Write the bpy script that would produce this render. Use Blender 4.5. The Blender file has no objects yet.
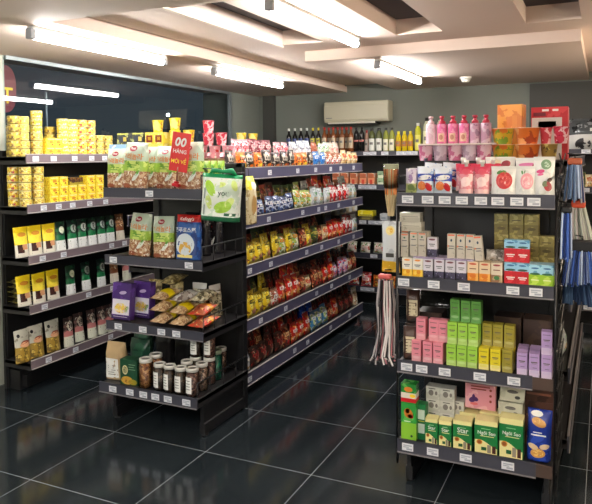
import bpy, bmesh, math, random
from mathutils import Matrix, Vector, noise
R = math.radians
random.seed(7)
col = bpy.context.scene.collection
sc = bpy.context.scene

# ------------------------------------------------------------------ camera
CAM_F, CAM_CX, CAM_CY = 656.8, 290.7, 186.2            # focal length and principal point of the 592x504 frame
YAW, PITCH, ROLL, EYE = -.44470, -.04624, -.00823, 1.55
fw = Vector((math.sin(YAW)*math.cos(PITCH), math.cos(YAW)*math.cos(PITCH), math.sin(PITCH)))
r0 = Vector((math.cos(YAW), -math.sin(YAW), 0)); u0 = r0.cross(fw)
rt = math.cos(ROLL)*r0 + math.sin(ROLL)*u0
up = -math.sin(ROLL)*r0 + math.cos(ROLL)*u0
cam = bpy.data.cameras.new('camera'); co = bpy.data.objects.new('camera', cam); col.objects.link(co)
co.matrix_world = Matrix(((rt.x, up.x, -fw.x, 0), (rt.y, up.y, -fw.y, 0), (rt.z, up.z, -fw.z, EYE), (0, 0, 0, 1)))
cam.sensor_fit = 'HORIZONTAL'; cam.sensor_width = 36; cam.lens = CAM_F/592*36
cam.shift_x = (296-CAM_CX)/592; cam.shift_y = -(252-CAM_CY)/592
cam.clip_start = .05
sc.camera = co
# ------------------------------------------------------------------ world (night outside), exposure
w = bpy.data.worlds.new('night'); sc.world = w; w.use_nodes = True
w.node_tree.nodes['Background'].inputs[0].default_value = (.022, .029, .035, 1)
w.node_tree.nodes['Background'].inputs[1].default_value = 1
sc.view_settings.view_transform = 'Standard'; sc.view_settings.look = 'None'
sc.view_settings.gamma = 1; sc.view_settings.use_curve_mapping = False
sc.view_settings.exposure = 0.62
TUBE_W = 62.0      # emission strength of the cool tubes
WARM_W = 80.0      # emission strength of the unseen warm tubes added over the right-hand side and behind
sc.cycles.max_bounces = 7; sc.cycles.diffuse_bounces = 4; sc.cycles.glossy_bounces = 4
sc.cycles.transparent_max_bounces = 12
sc.cycles.caustics_reflective = False; sc.cycles.caustics_refractive = False
sc.cycles.sample_clamp_indirect = 4
try:
    sc.cycles.use_denoising = True
except Exception: pass

def ray(px, py): return fw + rt*((px-CAM_CX)/CAM_F) - up*((py-CAM_CY)/CAM_F)
def at_y(px, py, Y): return ray(px, py)*(Y/ray(px, py).y)           # x across a face that looks at us
def at_x(px, py, X): return ray(px, py)*(X/ray(px, py).x)           # y along a face that runs down the aisle
def xx(px, Y, z):                                                  # x of the upright through a frame column, at distance Y and height z
    py = 150
    for _ in range(4):
        p = at_y(px, py, Y); py += ((p.z+EYE)-z)*CAM_F/max(.5, p.dot(fw))
    return p.x
def yy(px, X, z):
    py = 150
    for _ in range(4):
        p = at_x(px, py, X); py += ((p.z+EYE)-z)*CAM_F/max(.5, p.dot(fw))
    return p.y

# ------------------------------------------------------------------ materials
def lin(c):
    f = lambda v: (v/255/12.92 if v/255 <= .04045 else ((v/255+.055)/1.055)**2.4)
    return (f(c[0]), f(c[1]), f(c[2]), 1)
M = {}
def mat(name, rgb, rough=.5, metal=0, spec=.5, var=0, vscale=6, bump=0):
    if name in M: return M[name]
    m = bpy.data.materials.new(name); m.use_nodes = True; M[name] = m
    nt = m.node_tree; b = nt.nodes['Principled BSDF']
    b.inputs['Base Color'].default_value = lin(rgb); b.inputs['Roughness'].default_value = rough
    b.inputs['Metallic'].default_value = metal; b.inputs['Specular IOR Level'].default_value = spec
    if var or bump:
        tc = nt.nodes.new('ShaderNodeTexCoord'); n = nt.nodes.new('ShaderNodeTexNoise')
        n.inputs['Scale'].default_value = vscale; n.inputs['Detail'].default_value = 5
        nt.links.new(tc.outputs['Object'], n.inputs['Vector'])
        if var:
            mx = nt.nodes.new('ShaderNodeMix'); mx.data_type = 'RGBA'
            c = lin(rgb)
            mx.inputs[6].default_value = tuple(min(1, v*(1-var)) for v in c[:3])+(1,)
            mx.inputs[7].default_value = tuple(min(1, v*(1+var)) for v in c[:3])+(1,)
            nt.links.new(n.outputs[0], mx.inputs[0]); nt.links.new(mx.outputs[2], b.inputs['Base Color'])
        if bump:
            bp = nt.nodes.new('ShaderNodeBump'); bp.inputs['Strength'].default_value = bump; bp.inputs['Distance'].default_value = .01
            nt.links.new(n.outputs[0], bp.inputs['Height']); nt.links.new(bp.outputs[0], b.inputs['Normal'])
    return m
def prn(name, base, blobs, rough=.35, bump=.15):
    """printed film: a ground colour with patches of further inks"""
    if name in M: return M[name]
    m = bpy.data.materials.new(name); m.use_nodes = True; M[name] = m
    nt = m.node_tree; b = nt.nodes['Principled BSDF']; b.inputs['Roughness'].default_value = rough
    tc = nt.nodes.new('ShaderNodeTexCoord'); last = None
    for k, (rgb, scale, thr, kind) in enumerate(blobs):
        mp = nt.nodes.new('ShaderNodeMapping'); mp.inputs['Location'].default_value = (k*3.7+1.3, k*1.9, k*5.1)
        nt.links.new(tc.outputs['Object'], mp.inputs['Vector'])
        if kind == 'n':
            t = nt.nodes.new('ShaderNodeTexNoise'); t.inputs['Scale'].default_value = scale; t.inputs['Detail'].default_value = 3
            src = t.outputs[0]
        elif kind == 'h':                                           # rows of print
            mp.inputs['Scale'].default_value = (1, 1, 4)
            t = nt.nodes.new('ShaderNodeTexNoise'); t.inputs['Scale'].default_value = scale; t.inputs['Detail'].default_value = 2
            src = t.outputs[0]
        else:
            t = nt.nodes.new('ShaderNodeTexVoronoi'); t.inputs['Scale'].default_value = scale
            src = t.outputs['Color']
        nt.links.new(mp.outputs[0], t.inputs['Vector'])
        g = nt.nodes.new('ShaderNodeMath'); g.operation = 'GREATER_THAN'; g.inputs[1].default_value = thr
        nt.links.new(src, g.inputs[0])
        mx = nt.nodes.new('ShaderNodeMix'); mx.data_type = 'RGBA'
        nt.links.new(g.outputs[0], mx.inputs[0])
        if last: nt.links.new(last, mx.inputs[6])
        else: mx.inputs[6].default_value = lin(base)
        mx.inputs[7].default_value = lin(rgb); last = mx.outputs[2]
    if last: nt.links.new(last, b.inputs['Base Color'])
    else: b.inputs['Base Color'].default_value = lin(base)
    if bump:
        n = nt.nodes.new('ShaderNodeTexNoise'); n.inputs['Scale'].default_value = 22
        nt.links.new(tc.outputs['Object'], n.inputs['Vector'])
        bp = nt.nodes.new('ShaderNodeBump'); bp.inputs['Strength'].default_value = bump; bp.inputs['Distance'].default_value = .02
        nt.links.new(n.outputs[0], bp.inputs['Height']); nt.links.new(bp.outputs[0], b.inputs['Normal'])
    return m
def clear(name, tint, amount, rough=.05):
    """clear film or glass: see-through with a sheen"""
    if name in M: return M[name]
    m = bpy.data.materials.new(name); m.use_nodes = True; M[name] = m
    nt = m.node_tree; nt.nodes.remove(nt.nodes['Principled BSDF']); out = nt.nodes['Material Output']
    t = nt.nodes.new('ShaderNodeBsdfTransparent'); t.inputs[0].default_value = tint
    g = nt.nodes.new('ShaderNodeBsdfGlossy'); g.inputs['Roughness'].default_value = rough
    fr = nt.nodes.new('ShaderNodeFresnel'); fr.inputs[0].default_value = 1.5
    ad = nt.nodes.new('ShaderNodeMath'); ad.operation = 'ADD'; ad.inputs[1].default_value = amount
    mx = nt.nodes.new('ShaderNodeMixShader')
    nt.links.new(fr.outputs[0], ad.inputs[0]); nt.links.new(ad.outputs[0], mx.inputs[0])
    nt.links.new(t.outputs[0], mx.inputs[1]); nt.links.new(g.outputs[0], mx.inputs[2]); nt.links.new(mx.outputs[0], out.inputs[0])
    return m
def glow(name, rgb, s):
    if name in M: return M[name]
    m = bpy.data.materials.new(name); m.use_nodes = True; M[name] = m
    b = m.node_tree.nodes['Principled BSDF']; b.inputs['Emission Color'].default_value = tuple(rgb)+(1,)
    b.inputs['Emission Strength'].default_value = s; b.inputs['Base Color'].default_value = (.8, .8, .8, 1)
    return m

# ------------------------------------------------------------------ mesh builder
class MB:
    def __init__(s): s.v = []; s.f = []; s.m = []; s.s = []
    def add(s, vs, fs, m=0, smooth=False):
        o = len(s.v); s.v += [tuple(p) for p in vs]
        for i, q in enumerate(fs):
            s.f.append(tuple(o+k for k in q)); s.m.append(m[i] if isinstance(m, (list, tuple)) else m); s.s.append(smooth)
        return s
    def box(s, x0, x1, y0, y1, z0, z1, m=0, c=0):
        if c <= 0:
            vs = [(x, y, z) for z in (z0, z1) for y in (y0, y1) for x in (x0, x1)]
            return s.add(vs, [(0, 2, 3, 1), (4, 5, 7, 6), (0, 1, 5, 4), (2, 6, 7, 3), (0, 4, 6, 2), (1, 3, 7, 5)], m)
        b = bmesh.new(); bmesh.ops.create_cube(b, size=1)
        for v in b.verts: v.co = ((x0+x1)/2+v.co.x*(x1-x0), (y0+y1)/2+v.co.y*(y1-y0), (z0+z1)/2+v.co.z*(z1-z0))
        bmesh.ops.bevel(b, geom=b.edges[:], offset=c, segments=2, affect='EDGES', profile=.5)
        b.verts.index_update(); s.add([v.co[:] for v in b.verts], [[v.index for v in f.verts] for f in b.faces], m); b.free(); return s
    def prism(s, poly, z0, z1, m=0, caps=True):
        n = len(poly); vs = [(x, y, z0) for x, y in poly]+[(x, y, z1) for x, y in poly]
        fs = [(i, (i+1) % n, n+(i+1) % n, n+i) for i in range(n)]
        if caps: fs += [tuple(range(n))[::-1], tuple(range(n, 2*n))]
        return s.add(vs, fs, m)
    def lathe(s, prof, n=16, m=0, cx=0, cy=0, z=0, smooth=True):
        """prof: (radius, z[, material]) from the bottom up"""
        vs = []; fs = []; ms = []
        for p in prof:
            for k in range(n):
                a = 2*math.pi*k/n; vs.append((cx+p[0]*math.cos(a), cy+p[0]*math.sin(a), z+p[1]))
        for i in range(len(prof)-1):
            mm = prof[i][2] if len(prof[i]) > 2 else m
            for k in range(n):
                fs.append((i*n+k, i*n+(k+1) % n, (i+1)*n+(k+1) % n, (i+1)*n+k)); ms.append(mm)
        if prof[0][0] > 0: fs.append(tuple(range(n))[::-1]); ms.append(ms[0])
        if prof[-1][0] > 0: fs.append(tuple((len(prof)-1)*n+k for k in range(n))); ms.append(prof[-1][2] if len(prof[-1]) > 2 else ms[-1])
        return s.add(vs, fs, ms, smooth)
    def tube(s, pts, r, n=6, m=0):
        pts = [Vector(p) for p in pts]; vs = []; fs = []
        for i, p in enumerate(pts):
            d = (pts[min(i+1, len(pts)-1)]-pts[max(i-1, 0)]).normalized()
            a = d.cross(Vector((0, 0, 1)) if abs(d.z) < .9 else Vector((1, 0, 0))).normalized(); b = d.cross(a)
            rr = r[i] if isinstance(r, (list, tuple)) else r
            for k in range(n):
                t = 2*math.pi*k/n; vs.append(p+a*(rr*math.cos(t))+b*(rr*math.sin(t)))
        for i in range(len(pts)-1):
            for k in range(n): fs.append((i*n+k, i*n+(k+1) % n, (i+1)*n+(k+1) % n, (i+1)*n+k))
        fs += [tuple(range(n))[::-1], tuple((len(pts)-1)*n+k for k in range(n))]
        return s.add(vs, fs, m, n > 5)
    # patches printed on a front: P(a, b) gives the point of the surface a metres right of the middle, b above the base
    def ell(s, P, a, b, ra, rb, m, n=14, rot=0):
        vs = [P(a, b)]; fs = []
        for q in (.5, 1):
            for k in range(n):
                t = 2*math.pi*k/n; x, y = ra*q*math.cos(t), rb*q*math.sin(t)
                vs.append(P(a+x*math.cos(rot)-y*math.sin(rot), b+x*math.sin(rot)+y*math.cos(rot)))
        for k in range(n):
            k2 = (k+1) % n; fs += [(0, 1+k, 1+k2), (1+k, 1+n+k, 1+n+k2, 1+k2)]
        return s.add(vs, fs, m)
    def rec(s, P, a0, a1, b0, b1, m, n=4, sk=0):
        vs = [P(a0+(a1-a0)*i/n+sk*(j/n), b0+(b1-b0)*j/n) for j in range(n+1) for i in range(n+1)]
        return s.add(vs, [(j*(n+1)+i, j*(n+1)+i+1, (j+1)*(n+1)+i+1, (j+1)*(n+1)+i) for j in range(n) for i in range(n)], m)
    def txt(s, P, string, a, b, size, m, align='CENTER', sx=1):
        vs, fs = text_geo(string); 
        xs = [v[0] for v in vs]; w_ = (max(xs)-min(xs)); x0 = min(xs)+(w_/2 if align == 'CENTER' else 0)
        return s.add([P(a+(v[0]-x0)*size*sx, b+v[1]*size) for v in vs], fs, m)
    def build(s, name, mats, parent=None):
        me = bpy.data.meshes.new(name); me.from_pydata(s.v, [], s.f)
        for q in (mats if isinstance(mats, (list, tuple)) else [mats]): me.materials.append(q)
        nm = len(me.materials)
        me.polygons.foreach_set('material_index', [min(k, nm-1) for k in s.m]); me.polygons.foreach_set('use_smooth', s.s); me.update()
        o = bpy.data.objects.new(name, me); col.objects.link(o)
        if parent: o.parent = parent
        return o
_T = {}
def text_geo(string):
    if string in _T: return _T[string]
    c = bpy.data.curves.new('lettering', 'FONT'); c.body = string; c.size = 1; c.resolution_u = 2; c.offset = .014
    o = bpy.data.objects.new('lettering', c); col.objects.link(o)
    bpy.context.view_layer.update()
    ev = o.evaluated_get(bpy.context.evaluated_depsgraph_get()); me = ev.to_mesh()
    g = ([(v.co.x, v.co.y) for v in me.vertices], [tuple(p.vertices) for p in me.polygons])
    ev.to_mesh_clear(); bpy.data.objects.remove(o); bpy.data.curves.remove(c)
    _T[string] = g if g[0] else ([(0, 0), (.5, 0), (.5, .7)], [(0, 1, 2)])
    return _T[string]

def tag(o, label, cat, group=None, kind=None):
    if label: o['label'] = label
    if cat: o['category'] = cat
    if group: o['group'] = group
    if kind: o['kind'] = kind
    return o
def empty(name, loc=(0, 0, 0), rz=0):
    o = bpy.data.objects.new(name, None); col.objects.link(o); o.location = loc; o.rotation_euler = (0, 0, rz); o.empty_display_size = .05
    return o
def struct(name, mb, mats):
    o = mb.build(name, mats); o['kind'] = 'structure'; return o
def settle(root, base):
    root.location = base
    for c in root.children: c.location = c.location-Vector(base)
def late(o): o.location = o.location-o.parent.location; return o
def kids(o): return [c for c in bpy.data.objects if c.parent == o]
class Proto:
    """one product; the first time it is put down it is used itself, afterwards it is copied with its parts"""
    def __init__(s, root): s.root = root; s.used = False; s.tree = None
    def put(s, label, cat, group, loc, rz=0, rx=0, ry=0, sz=1):
        if not s.used:
            s.used = True; o = s.root; s.tree = [(c, [d for d in c.children]) for c in o.children]
        else:
            o = s.root.copy(); col.objects.link(o)
            for c, ds in s.tree:
                c2 = c.copy(); col.objects.link(c2); c2.parent = o
                for d in ds:
                    d2 = d.copy(); col.objects.link(d2); d2.parent = c2
            for k in ('group',):
                if k in o: del o[k]
        o.rotation_euler = (rx, ry, rz); o.scale = (1, 1, sz); lift = 0
        if rx or ry:                                            # a leaning thing rests on its lowest edge
            Rm = Matrix.Rotation(ry, 3, 'Y') @ Matrix.Rotation(rx, 3, 'X')
            lift = -min((Rm @ Vector((v.co.x, v.co.y, v.co.z*sz))).z for q in ([o]+[c for c, _ in s.tree]) if q.type == 'MESH' for v in q.data.vertices)+.0004
        o.location = (loc[0], loc[1], loc[2]+lift+.0008)
        return tag(o, label, cat, group)
ORD = ('zeroth first second third fourth fifth sixth seventh eighth ninth tenth eleventh twelfth thirteenth fourteenth fifteenth sixteenth '
       'seventeenth eighteenth nineteenth twentieth').split()
ORD += ['twenty-'+k for k in ORD[1:10]] + ['thirtieth'] + ['thirty-'+k for k in ORD[1:10]]

# ------------------------------------------------------------------ setting
WX, BY = -3.69, 6.90                 # window wall and back wall
ZL, ZH = 2.25, 2.326                 # lowered and raised ceiling
def floor_mat():
    m = bpy.data.materials.new('polished_black_tile'); m.use_nodes = True; nt = m.node_tree; b = nt.nodes['Principled BSDF']
    tc = nt.nodes.new('ShaderNodeTexCoord'); sp = nt.nodes.new('ShaderNodeSeparateXYZ'); nt.links.new(tc.outputs['Object'], sp.inputs[0])
    def line(sock, off, width):
        a = nt.nodes.new('ShaderNodeMath'); a.operation = 'SUBTRACT'; a.inputs[1].default_value = off; nt.links.new(sock, a.inputs[0])
        p = nt.nodes.new('ShaderNodeMath'); p.operation = 'PINGPONG'; p.inputs[1].default_value = .3025; nt.links.new(a.outputs[0], p.inputs[0])
        l = nt.nodes.new('ShaderNodeMath'); l.operation = 'LESS_THAN'; l.inputs[1].default_value = width; nt.links.new(p.outputs[0], l.inputs[0])
        return l.outputs[0]
    la, lb = line(sp.outputs[0], -1.265, .0016), line(sp.outputs[1], 2.858, .0019)
    mxl = nt.nodes.new('ShaderNodeMath'); mxl.operation = 'MAXIMUM'; nt.links.new(la, mxl.inputs[0]); nt.links.new(lb, mxl.inputs[1])
    n = nt.nodes.new('ShaderNodeTexNoise'); n.inputs['Scale'].default_value = 3; n.inputs['Detail'].default_value = 8; nt.links.new(tc.outputs['Object'], n.inputs['Vector'])
    c1 = nt.nodes.new('ShaderNodeMix'); c1.data_type = 'RGBA'; c1.inputs[6].default_value = (.008, .0115, .014, 1); c1.inputs[7].default_value = (.022, .029, .034, 1)
    nt.links.new(n.outputs[0], c1.inputs[0])
    c2 = nt.nodes.new('ShaderNodeMix'); c2.data_type = 'RGBA'; nt.links.new(mxl.outputs[0], c2.inputs[0]); nt.links.new(c1.outputs[2], c2.inputs[6])
    c2.inputs[7].default_value = (.30, .32, .33, 1); nt.links.new(c2.outputs[2], b.inputs['Base Color'])
    r = nt.nodes.new('ShaderNodeMapRange'); r.inputs[3].default_value = .07; r.inputs[4].default_value = .17; nt.links.new(n.outputs[0], r.inputs[0]); nt.links.new(r.outputs[0], b.inputs['Roughness'])
    b.inputs['Specular IOR Level'].default_value = .42
    return m
struct('floor', MB().box(-4.6, 3.2, -2.6, 7.2, -.12, 0), floor_mat())
paint_c = mat('ceiling_paint', (224, 203, 188), .75, var=.04, vscale=2)
paint_w = mat('grey_wall_paint', (122, 127, 119), .7, var=.05, vscale=3)
paint_p = mat('pale_column_paint', (176, 178, 164), .6, var=.05, vscale=4)
dark_grey = mat('dark_wall_grey', (66, 66, 62), .6, var=.06, vscale=3)
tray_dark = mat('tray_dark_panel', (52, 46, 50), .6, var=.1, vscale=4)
# raised ceiling with three tray openings, lowered margins around it
tr = [(-2.045, -1.735), (-1.225, -.925), (-.428, -.125), (.37, .68)]
ty0, ty1 = 2.87, 4.18
c = MB(); edges = [-2.585]
for a, b_ in tr:
    c.box(edges[-1], a, ty0, ty1, ZH, ZH+.1); edges.append(b_)
c.box(edges[-1], 3.0, ty0, ty1, ZH, ZH+.1)
c.box(-2.585, 3.0, -2.5, ty0, ZH, ZH+.1); c.box(-2.585, 3.0, ty1, BY+.1, ZH, ZH+.1)
struct('ceiling', c, paint_c)
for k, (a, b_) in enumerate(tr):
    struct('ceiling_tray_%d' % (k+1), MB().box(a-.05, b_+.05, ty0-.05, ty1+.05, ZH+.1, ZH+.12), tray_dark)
struct('ceiling_margin_left', MB().box(-4.0, -2.585, -2.5, BY+.1, ZL, ZH-.014).box(-4.0, -2.61, -2.5, BY+.1, ZH-.014, ZH+.1), paint_c)
struct('ceiling_margin_near', MB().box(-2.585, 3.0, -2.5, 2.56, ZL, ZH), paint_c)
struct('ceiling_soffit', MB().box(-2.02, -.137, 4.505, BY+.1, ZL, ZH), paint_c)
struct('pale_strip', MB().box(-2.075, -2.047, 2.72, 4.2, ZH-.014, ZH-.0005, 0, .003), mat('tray_pale_strip', (232, 216, 196), .5))  # pale strip along the first tray's left edge
struct('wall_back', MB().box(-4.0, 3.0, BY, BY+.12, 0, ZH+.1), paint_w)
struct('wall_dark_back', MB().box(-.665, 1.4, BY-.03, BY, 0, 2.235), dark_grey)  # darker grey slab over the right part of the back wall
struct('dark_strip', MB().box(-3.62, -3.47, BY-.05, BY, 0, ZL), dark_grey)  # darker grey strip beside the back left corner
struct('column_left', MB().box(-4.05, -3.70, 2.2, 3.235, 0, ZL), paint_p)
struct('wall_left', MB().box(-4.05, WX, -2.5, 2.2, 0, ZL).box(-4.05, WX, 3.2, 6.24, 0, .12).box(-4.05, WX, 6.24, BY, 0, ZL), paint_w)
struct('wall_right', MB().box(2.9, 3.0, -2.5, BY, 0, ZH), paint_w)
struct('wall_near', MB().box(-4.0, 3.0, -2.6, -2.5, 0, ZH), paint_w)
alu = mat('aluminium_frame', (150, 158, 160), .35, .7)
struct('window_1', MB().add([(WX-.006, 3.22, .1), (WX-.006, 6.25, .1), (WX-.006, 6.25, ZL-.01), (WX-.006, 3.22, ZL-.01)], [(0, 1, 2, 3)]), clear('window_glass', (.82, .9, .94, 1), .03, .01))
struct('trim_2', MB().box(WX-.02, WX+.012, 3.236, 6.24, ZL-.026, ZL).box(WX-.02, WX+.012, 6.205, 6.24, .12, ZL-.026).box(WX-.018, WX-.008, 3.60, 3.612, .12, 2.03), alu)

# ------------------------------------------------------------------ lamps
def tube_lamp(x, y0, y1, z, label, gmat, group='fluorescent battens', drop=0):
    t = empty('fluorescent_lamp', (x, (y0+y1)/2, z-drop)); tag(t, label, 'lamp', group); h = (y1-y0)/2
    if drop:
        for s_ in (-1, 1): MB().tube([(0, s_*h*.7, 0), (0, s_*h*.7, drop)], .005).build('hanging_rod', mat('black_metal', (20, 20, 22), .4), t)
    MB().box(-.026, .026, -h+.01, h-.01, -.022, 0, 0, .006).build('housing', mat('lamp_housing', (225, 225, 220), .4), t)
    g = MB(); n = 14
    vs = []; 
    for i, yv in enumerate((-h+.03, h-.03)):
        for k in range(n):
            a = 2*math.pi*k/n; vs.append((.022*math.cos(a), yv, -.048+.022*math.sin(a)))
    g.add(vs, [(k, (k+1) % n, n+(k+1) % n, n+k) for k in range(n)]+[tuple(range(n)), tuple(range(n, 2*n))[::-1]], 0, True)
    g.build('tube', gmat, t)
    for s_ in (-1, 1): MB().box(-.022, .022, s_*(h-.015)-.02, s_*(h-.015)+.02, -.070, -.012, 0, .006).build('end_cap', mat('lamp_cap', (150, 152, 155), .4), t)
fill_l = glow('added_fill_tube_light', (1, .98, .95), 100.0); cool = glow('cool_tube_light', (1, .98, .96), TUBE_W); warm = glow('warm_tube_light', (1, .82, .62), WARM_W)
tube_lamp(-2.75, 2.57, 3.76, ZL, 'lit fluorescent tube nearest the window, the left end of it beside the pale column', cool)
tube_lamp(-2.73, 4.36, 5.56, ZL, 'short-looking lit fluorescent tube near the back left corner, left of the air conditioner', cool)
tube_lamp(-1.475, 2.86, 4.13, ZH, 'big lit fluorescent tube at top centre between two dark ceiling trays', cool)
tube_lamp(-1.50, 4.62, 5.86, ZL, 'lit fluorescent tube under the far soffit, up and right of the air conditioner', cool)
for x, y, g_ in ((.85, 2.0, warm), (.85, 4.9, warm), (-.3, .15, fill_l), (-1.5, .35, fill_l), (-2.8, .7, cool), (-.3, -1.3, fill_l), (-1.5, -1.2, fill_l), (1.2, -.4, warm)):  # unseen tubes added as fill, hung low to brighten ceiling and fronts
    z = ZL if y < 2.5 else ZH
    tube_lamp(x, y-.62, y+.62, z, 'unseen fluorescent tube added out of the frame to light the shop', g_, 'added tubes outside the view', .42)
d = empty('smoke_detector', (-1.135, 6.09, ZL)); tag(d, 'small round white smoke detector on the far soffit', 'smoke detector')
MB().lathe([(.052, 0), (.052, -.012), (.045, -.022)][::-1], 18).build('base', mat('white_plastic', (235, 232, 222), .4), d)
MB().lathe([(.022, -.05), (.036, -.04), (.04, -.022)], 18).build('dome', mat('white_plastic', 0), d)
sp_ = at_y(160, -3, 1).normalized(); k_ = (ZH-.002-EYE)/(at_y(158, -4, 1).z); spx, spy = at_y(158, -4, 1).x*k_, k_
s_ = empty('ceiling_speaker', (spx, spy, ZH if spy > 2.56 else ZL)); tag(s_, 'round dark ceiling fitting with a pale rim, cut by the top edge', 'ceiling fitting')
MB().lathe([(.12, -.022), (.15, -.018), (.155, 0)], 28).build('rim', mat('fitting_rim', (205, 200, 185), .4), s_)
MB().lathe([(.03, -.04), (.08, -.034), (.115, -.0225)], 28).build('grille', mat('fitting_grille', (40, 46, 52), .3), s_)

lp = at_x(168, 115, -8.5); sl = empty('street_lamp', (lp.x, lp.y, 0)); tag(sl, 'small bright lamp in the night outside the dark window', 'street lamp')
MB().tube([(0, 0, -.1), (0, 0, lp.z+EYE-.05)], .04, 8).build('pole', mat('lamp_pole', (30, 34, 38), .5), sl)
MB().lathe([(.01, -.035), (.025, -.028), (.035, 0), (.025, .028), (.01, .035)], 14, z=lp.z+EYE).build('lamp_globe', glow('street_lamp_light', (.9, 1, 1), 12), sl)
# air conditioner
ax0, ax1 = xx(323.5, 6.72, 2.03), xx(388, 6.72, 2.03); z1 = at_y(355, 101, 6.72).z+EYE; z0 = at_y(355, 124.5, 6.72).z+EYE
a = empty('air_conditioner', ((ax0+ax1)/2, BY, z0)); tag(a, 'cream wall-mounted split air conditioner on the grey back wall', 'air conditioner')
hw, hh = (ax1-ax0)/2, z1-z0; cream = mat('air_conditioner_shell', (208, 203, 178), .45)
MB().box(-hw, hw, -.17, 0, .03, hh, 0, .012).build('casing', cream, a)
MB().box(-hw+.004, hw-.004, -.182, -.165, .05, hh-.045, 0, .006).build('front_panel', cream, a)
MB().box(-hw+.03, hw-.14, -.15, -.02, .001, .03).build('air_outlet', mat('outlet_dark', (40, 40, 38), .6), a)
MB().box(-hw+.045, hw-.15, -.172, -.15, .012, .03, 0, .003).build('louvre', mat('louvre_plastic', (222, 218, 200), .4), a)
MB().box(-hw+.03, -hw+.1, -.1835, -.182, .07, .08).build('badge', mat('badge_grey', (150, 150, 140), .4), a)

# maroon hanging sign in the window, the last letter of it clear of the column
sy = yy(2, -3.76, 1.95); zt = at_x(10, 66, -3.76).z+EYE; zb = at_x(10, 113, -3.76).z+EYE; hz = (zt-zb)/2
sg = empty('window_sign', (-3.76, sy, (zt+zb)/2)); tag(sg, 'maroon round-ended sign with a yellow letter, hanging in the window by the column', 'sign')
hy = yy(14.5, -3.76, 1.95)-sy
pts = [(hy*math.copysign(abs(math.cos(t))**.75, math.cos(t)), hz*math.copysign(abs(math.sin(t))**.8, math.sin(t))) for t in [2*math.pi*k/36 for k in range(36)]]
b = MB(); n = 36
b.add([(0, p, q) for p, q in pts]+[(.02, p, q) for p, q in pts], [(k, (k+1) % n, n+(k+1) % n, n+k) for k in range(n)]+[tuple(range(n))[::-1], tuple(range(n, 2*n))])
b.build('board', mat('maroon_board', (112, 34, 42), .4), sg)
ly = yy(7.5, -3.74, 1.95)-sy; lz = at_x(8, 103, -3.74).z+EYE-(zt+zb)/2
MB().txt(lambda p, q: (.0215, p, q), 'T', ly, lz, .155, 0, sx=1.0).build('lettering', mat('sign_yellow', (238, 200, 40), .4), sg)
MB().tube([(.01, 0, hz-.01), (.01, 0, ZL-(zt+zb)/2)], .003).build('hanger', mat('black_metal', (20, 20, 22), .4), sg)

# ------------------------------------------------------------------ shop racks
black = mat('black_metal', (20, 20, 22), .4); board = mat('black_shelf_board', (26, 25, 27), .45)
railm = mat('violet_grey_price_rail', (80, 79, 104), .4, var=.05); rail_lit = mat('price_rail_lit_tone', (120, 106, 112), .4, var=.05); rail_shade = mat('price_rail_shade_tone', (60, 61, 72), .4, var=.05)  # one rail material, its light and shade put into separate tones
beadm = mat('rail_edge_plastic', (196, 190, 186), .35); boardtop = mat('pale_shelf_edge', (170, 150, 128), .5)
tagm = [mat('price_tag_paper', (226, 228, 232), .6), mat('price_tag_ink', (168, 174, 186), .6)]
def price_tag(parent, loc, axis, wd=.052, ht=.034):
    """axis 'x': faces -y; axis 'y': faces +x"""
    b = MB(); b.box(-wd/2, wd/2, -.0016, 0, -ht/2, ht/2, 0)
    b.box(-wd*.38, wd*.38, -.0021, -.0016, ht*.16, ht*.30, 1).box(-wd*.38, wd*.12, -.0021, -.0016, -.06*ht, .06*ht, 1).box(-wd*.1, wd*.4, -.0021, -.0016, -.36*ht, -.14*ht, 1)
    o = b.build('price_tag', tagm, parent); o.location = loc
    if axis == 'y': o.rotation_euler.z = math.pi/2
    return o
def shelf_x(root, x0, x1, yf, yb, ztop, zbot, tags, rail_end=None, drop=.010):
    """a shelf whose front looks at us (-y), given its lip's upper and lower edge"""
    bt = ztop-drop
    s = MB().box(x0, x1, yf+.004, yb, bt-.028, bt, 0, .003).box(x0, x0+.012, yf+.004, yb, bt-.05, bt-.004).box(x1-.012, x1, yf+.004, yb, bt-.05, bt-.004)
    o = s.build('shelf', board, root); re = rail_end or x1
    MB().box(x0, re, yf-.004, yf+.004, zbot, ztop, 0).box(x0, re, yf-.007, yf, ztop-.006, ztop, 0).build('price_rail', rail_shade, o)
    MB().box(x0, re, yf-.009, yf-.003, zbot, zbot+.005).build('rail_edge', mat('rail_edge_grey', (128, 124, 126), .35), o)
    if rail_end: MB().box(rail_end, x1, yf-.002, yf+.004, zbot+.006, ztop-.004).build('bare_edge', mat('bare_brown_edge', (74, 58, 50), .5), o)
    for x in tags: price_tag(o, (x, yf-.006, (ztop+zbot)/2), 'x')
    return bt
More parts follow.
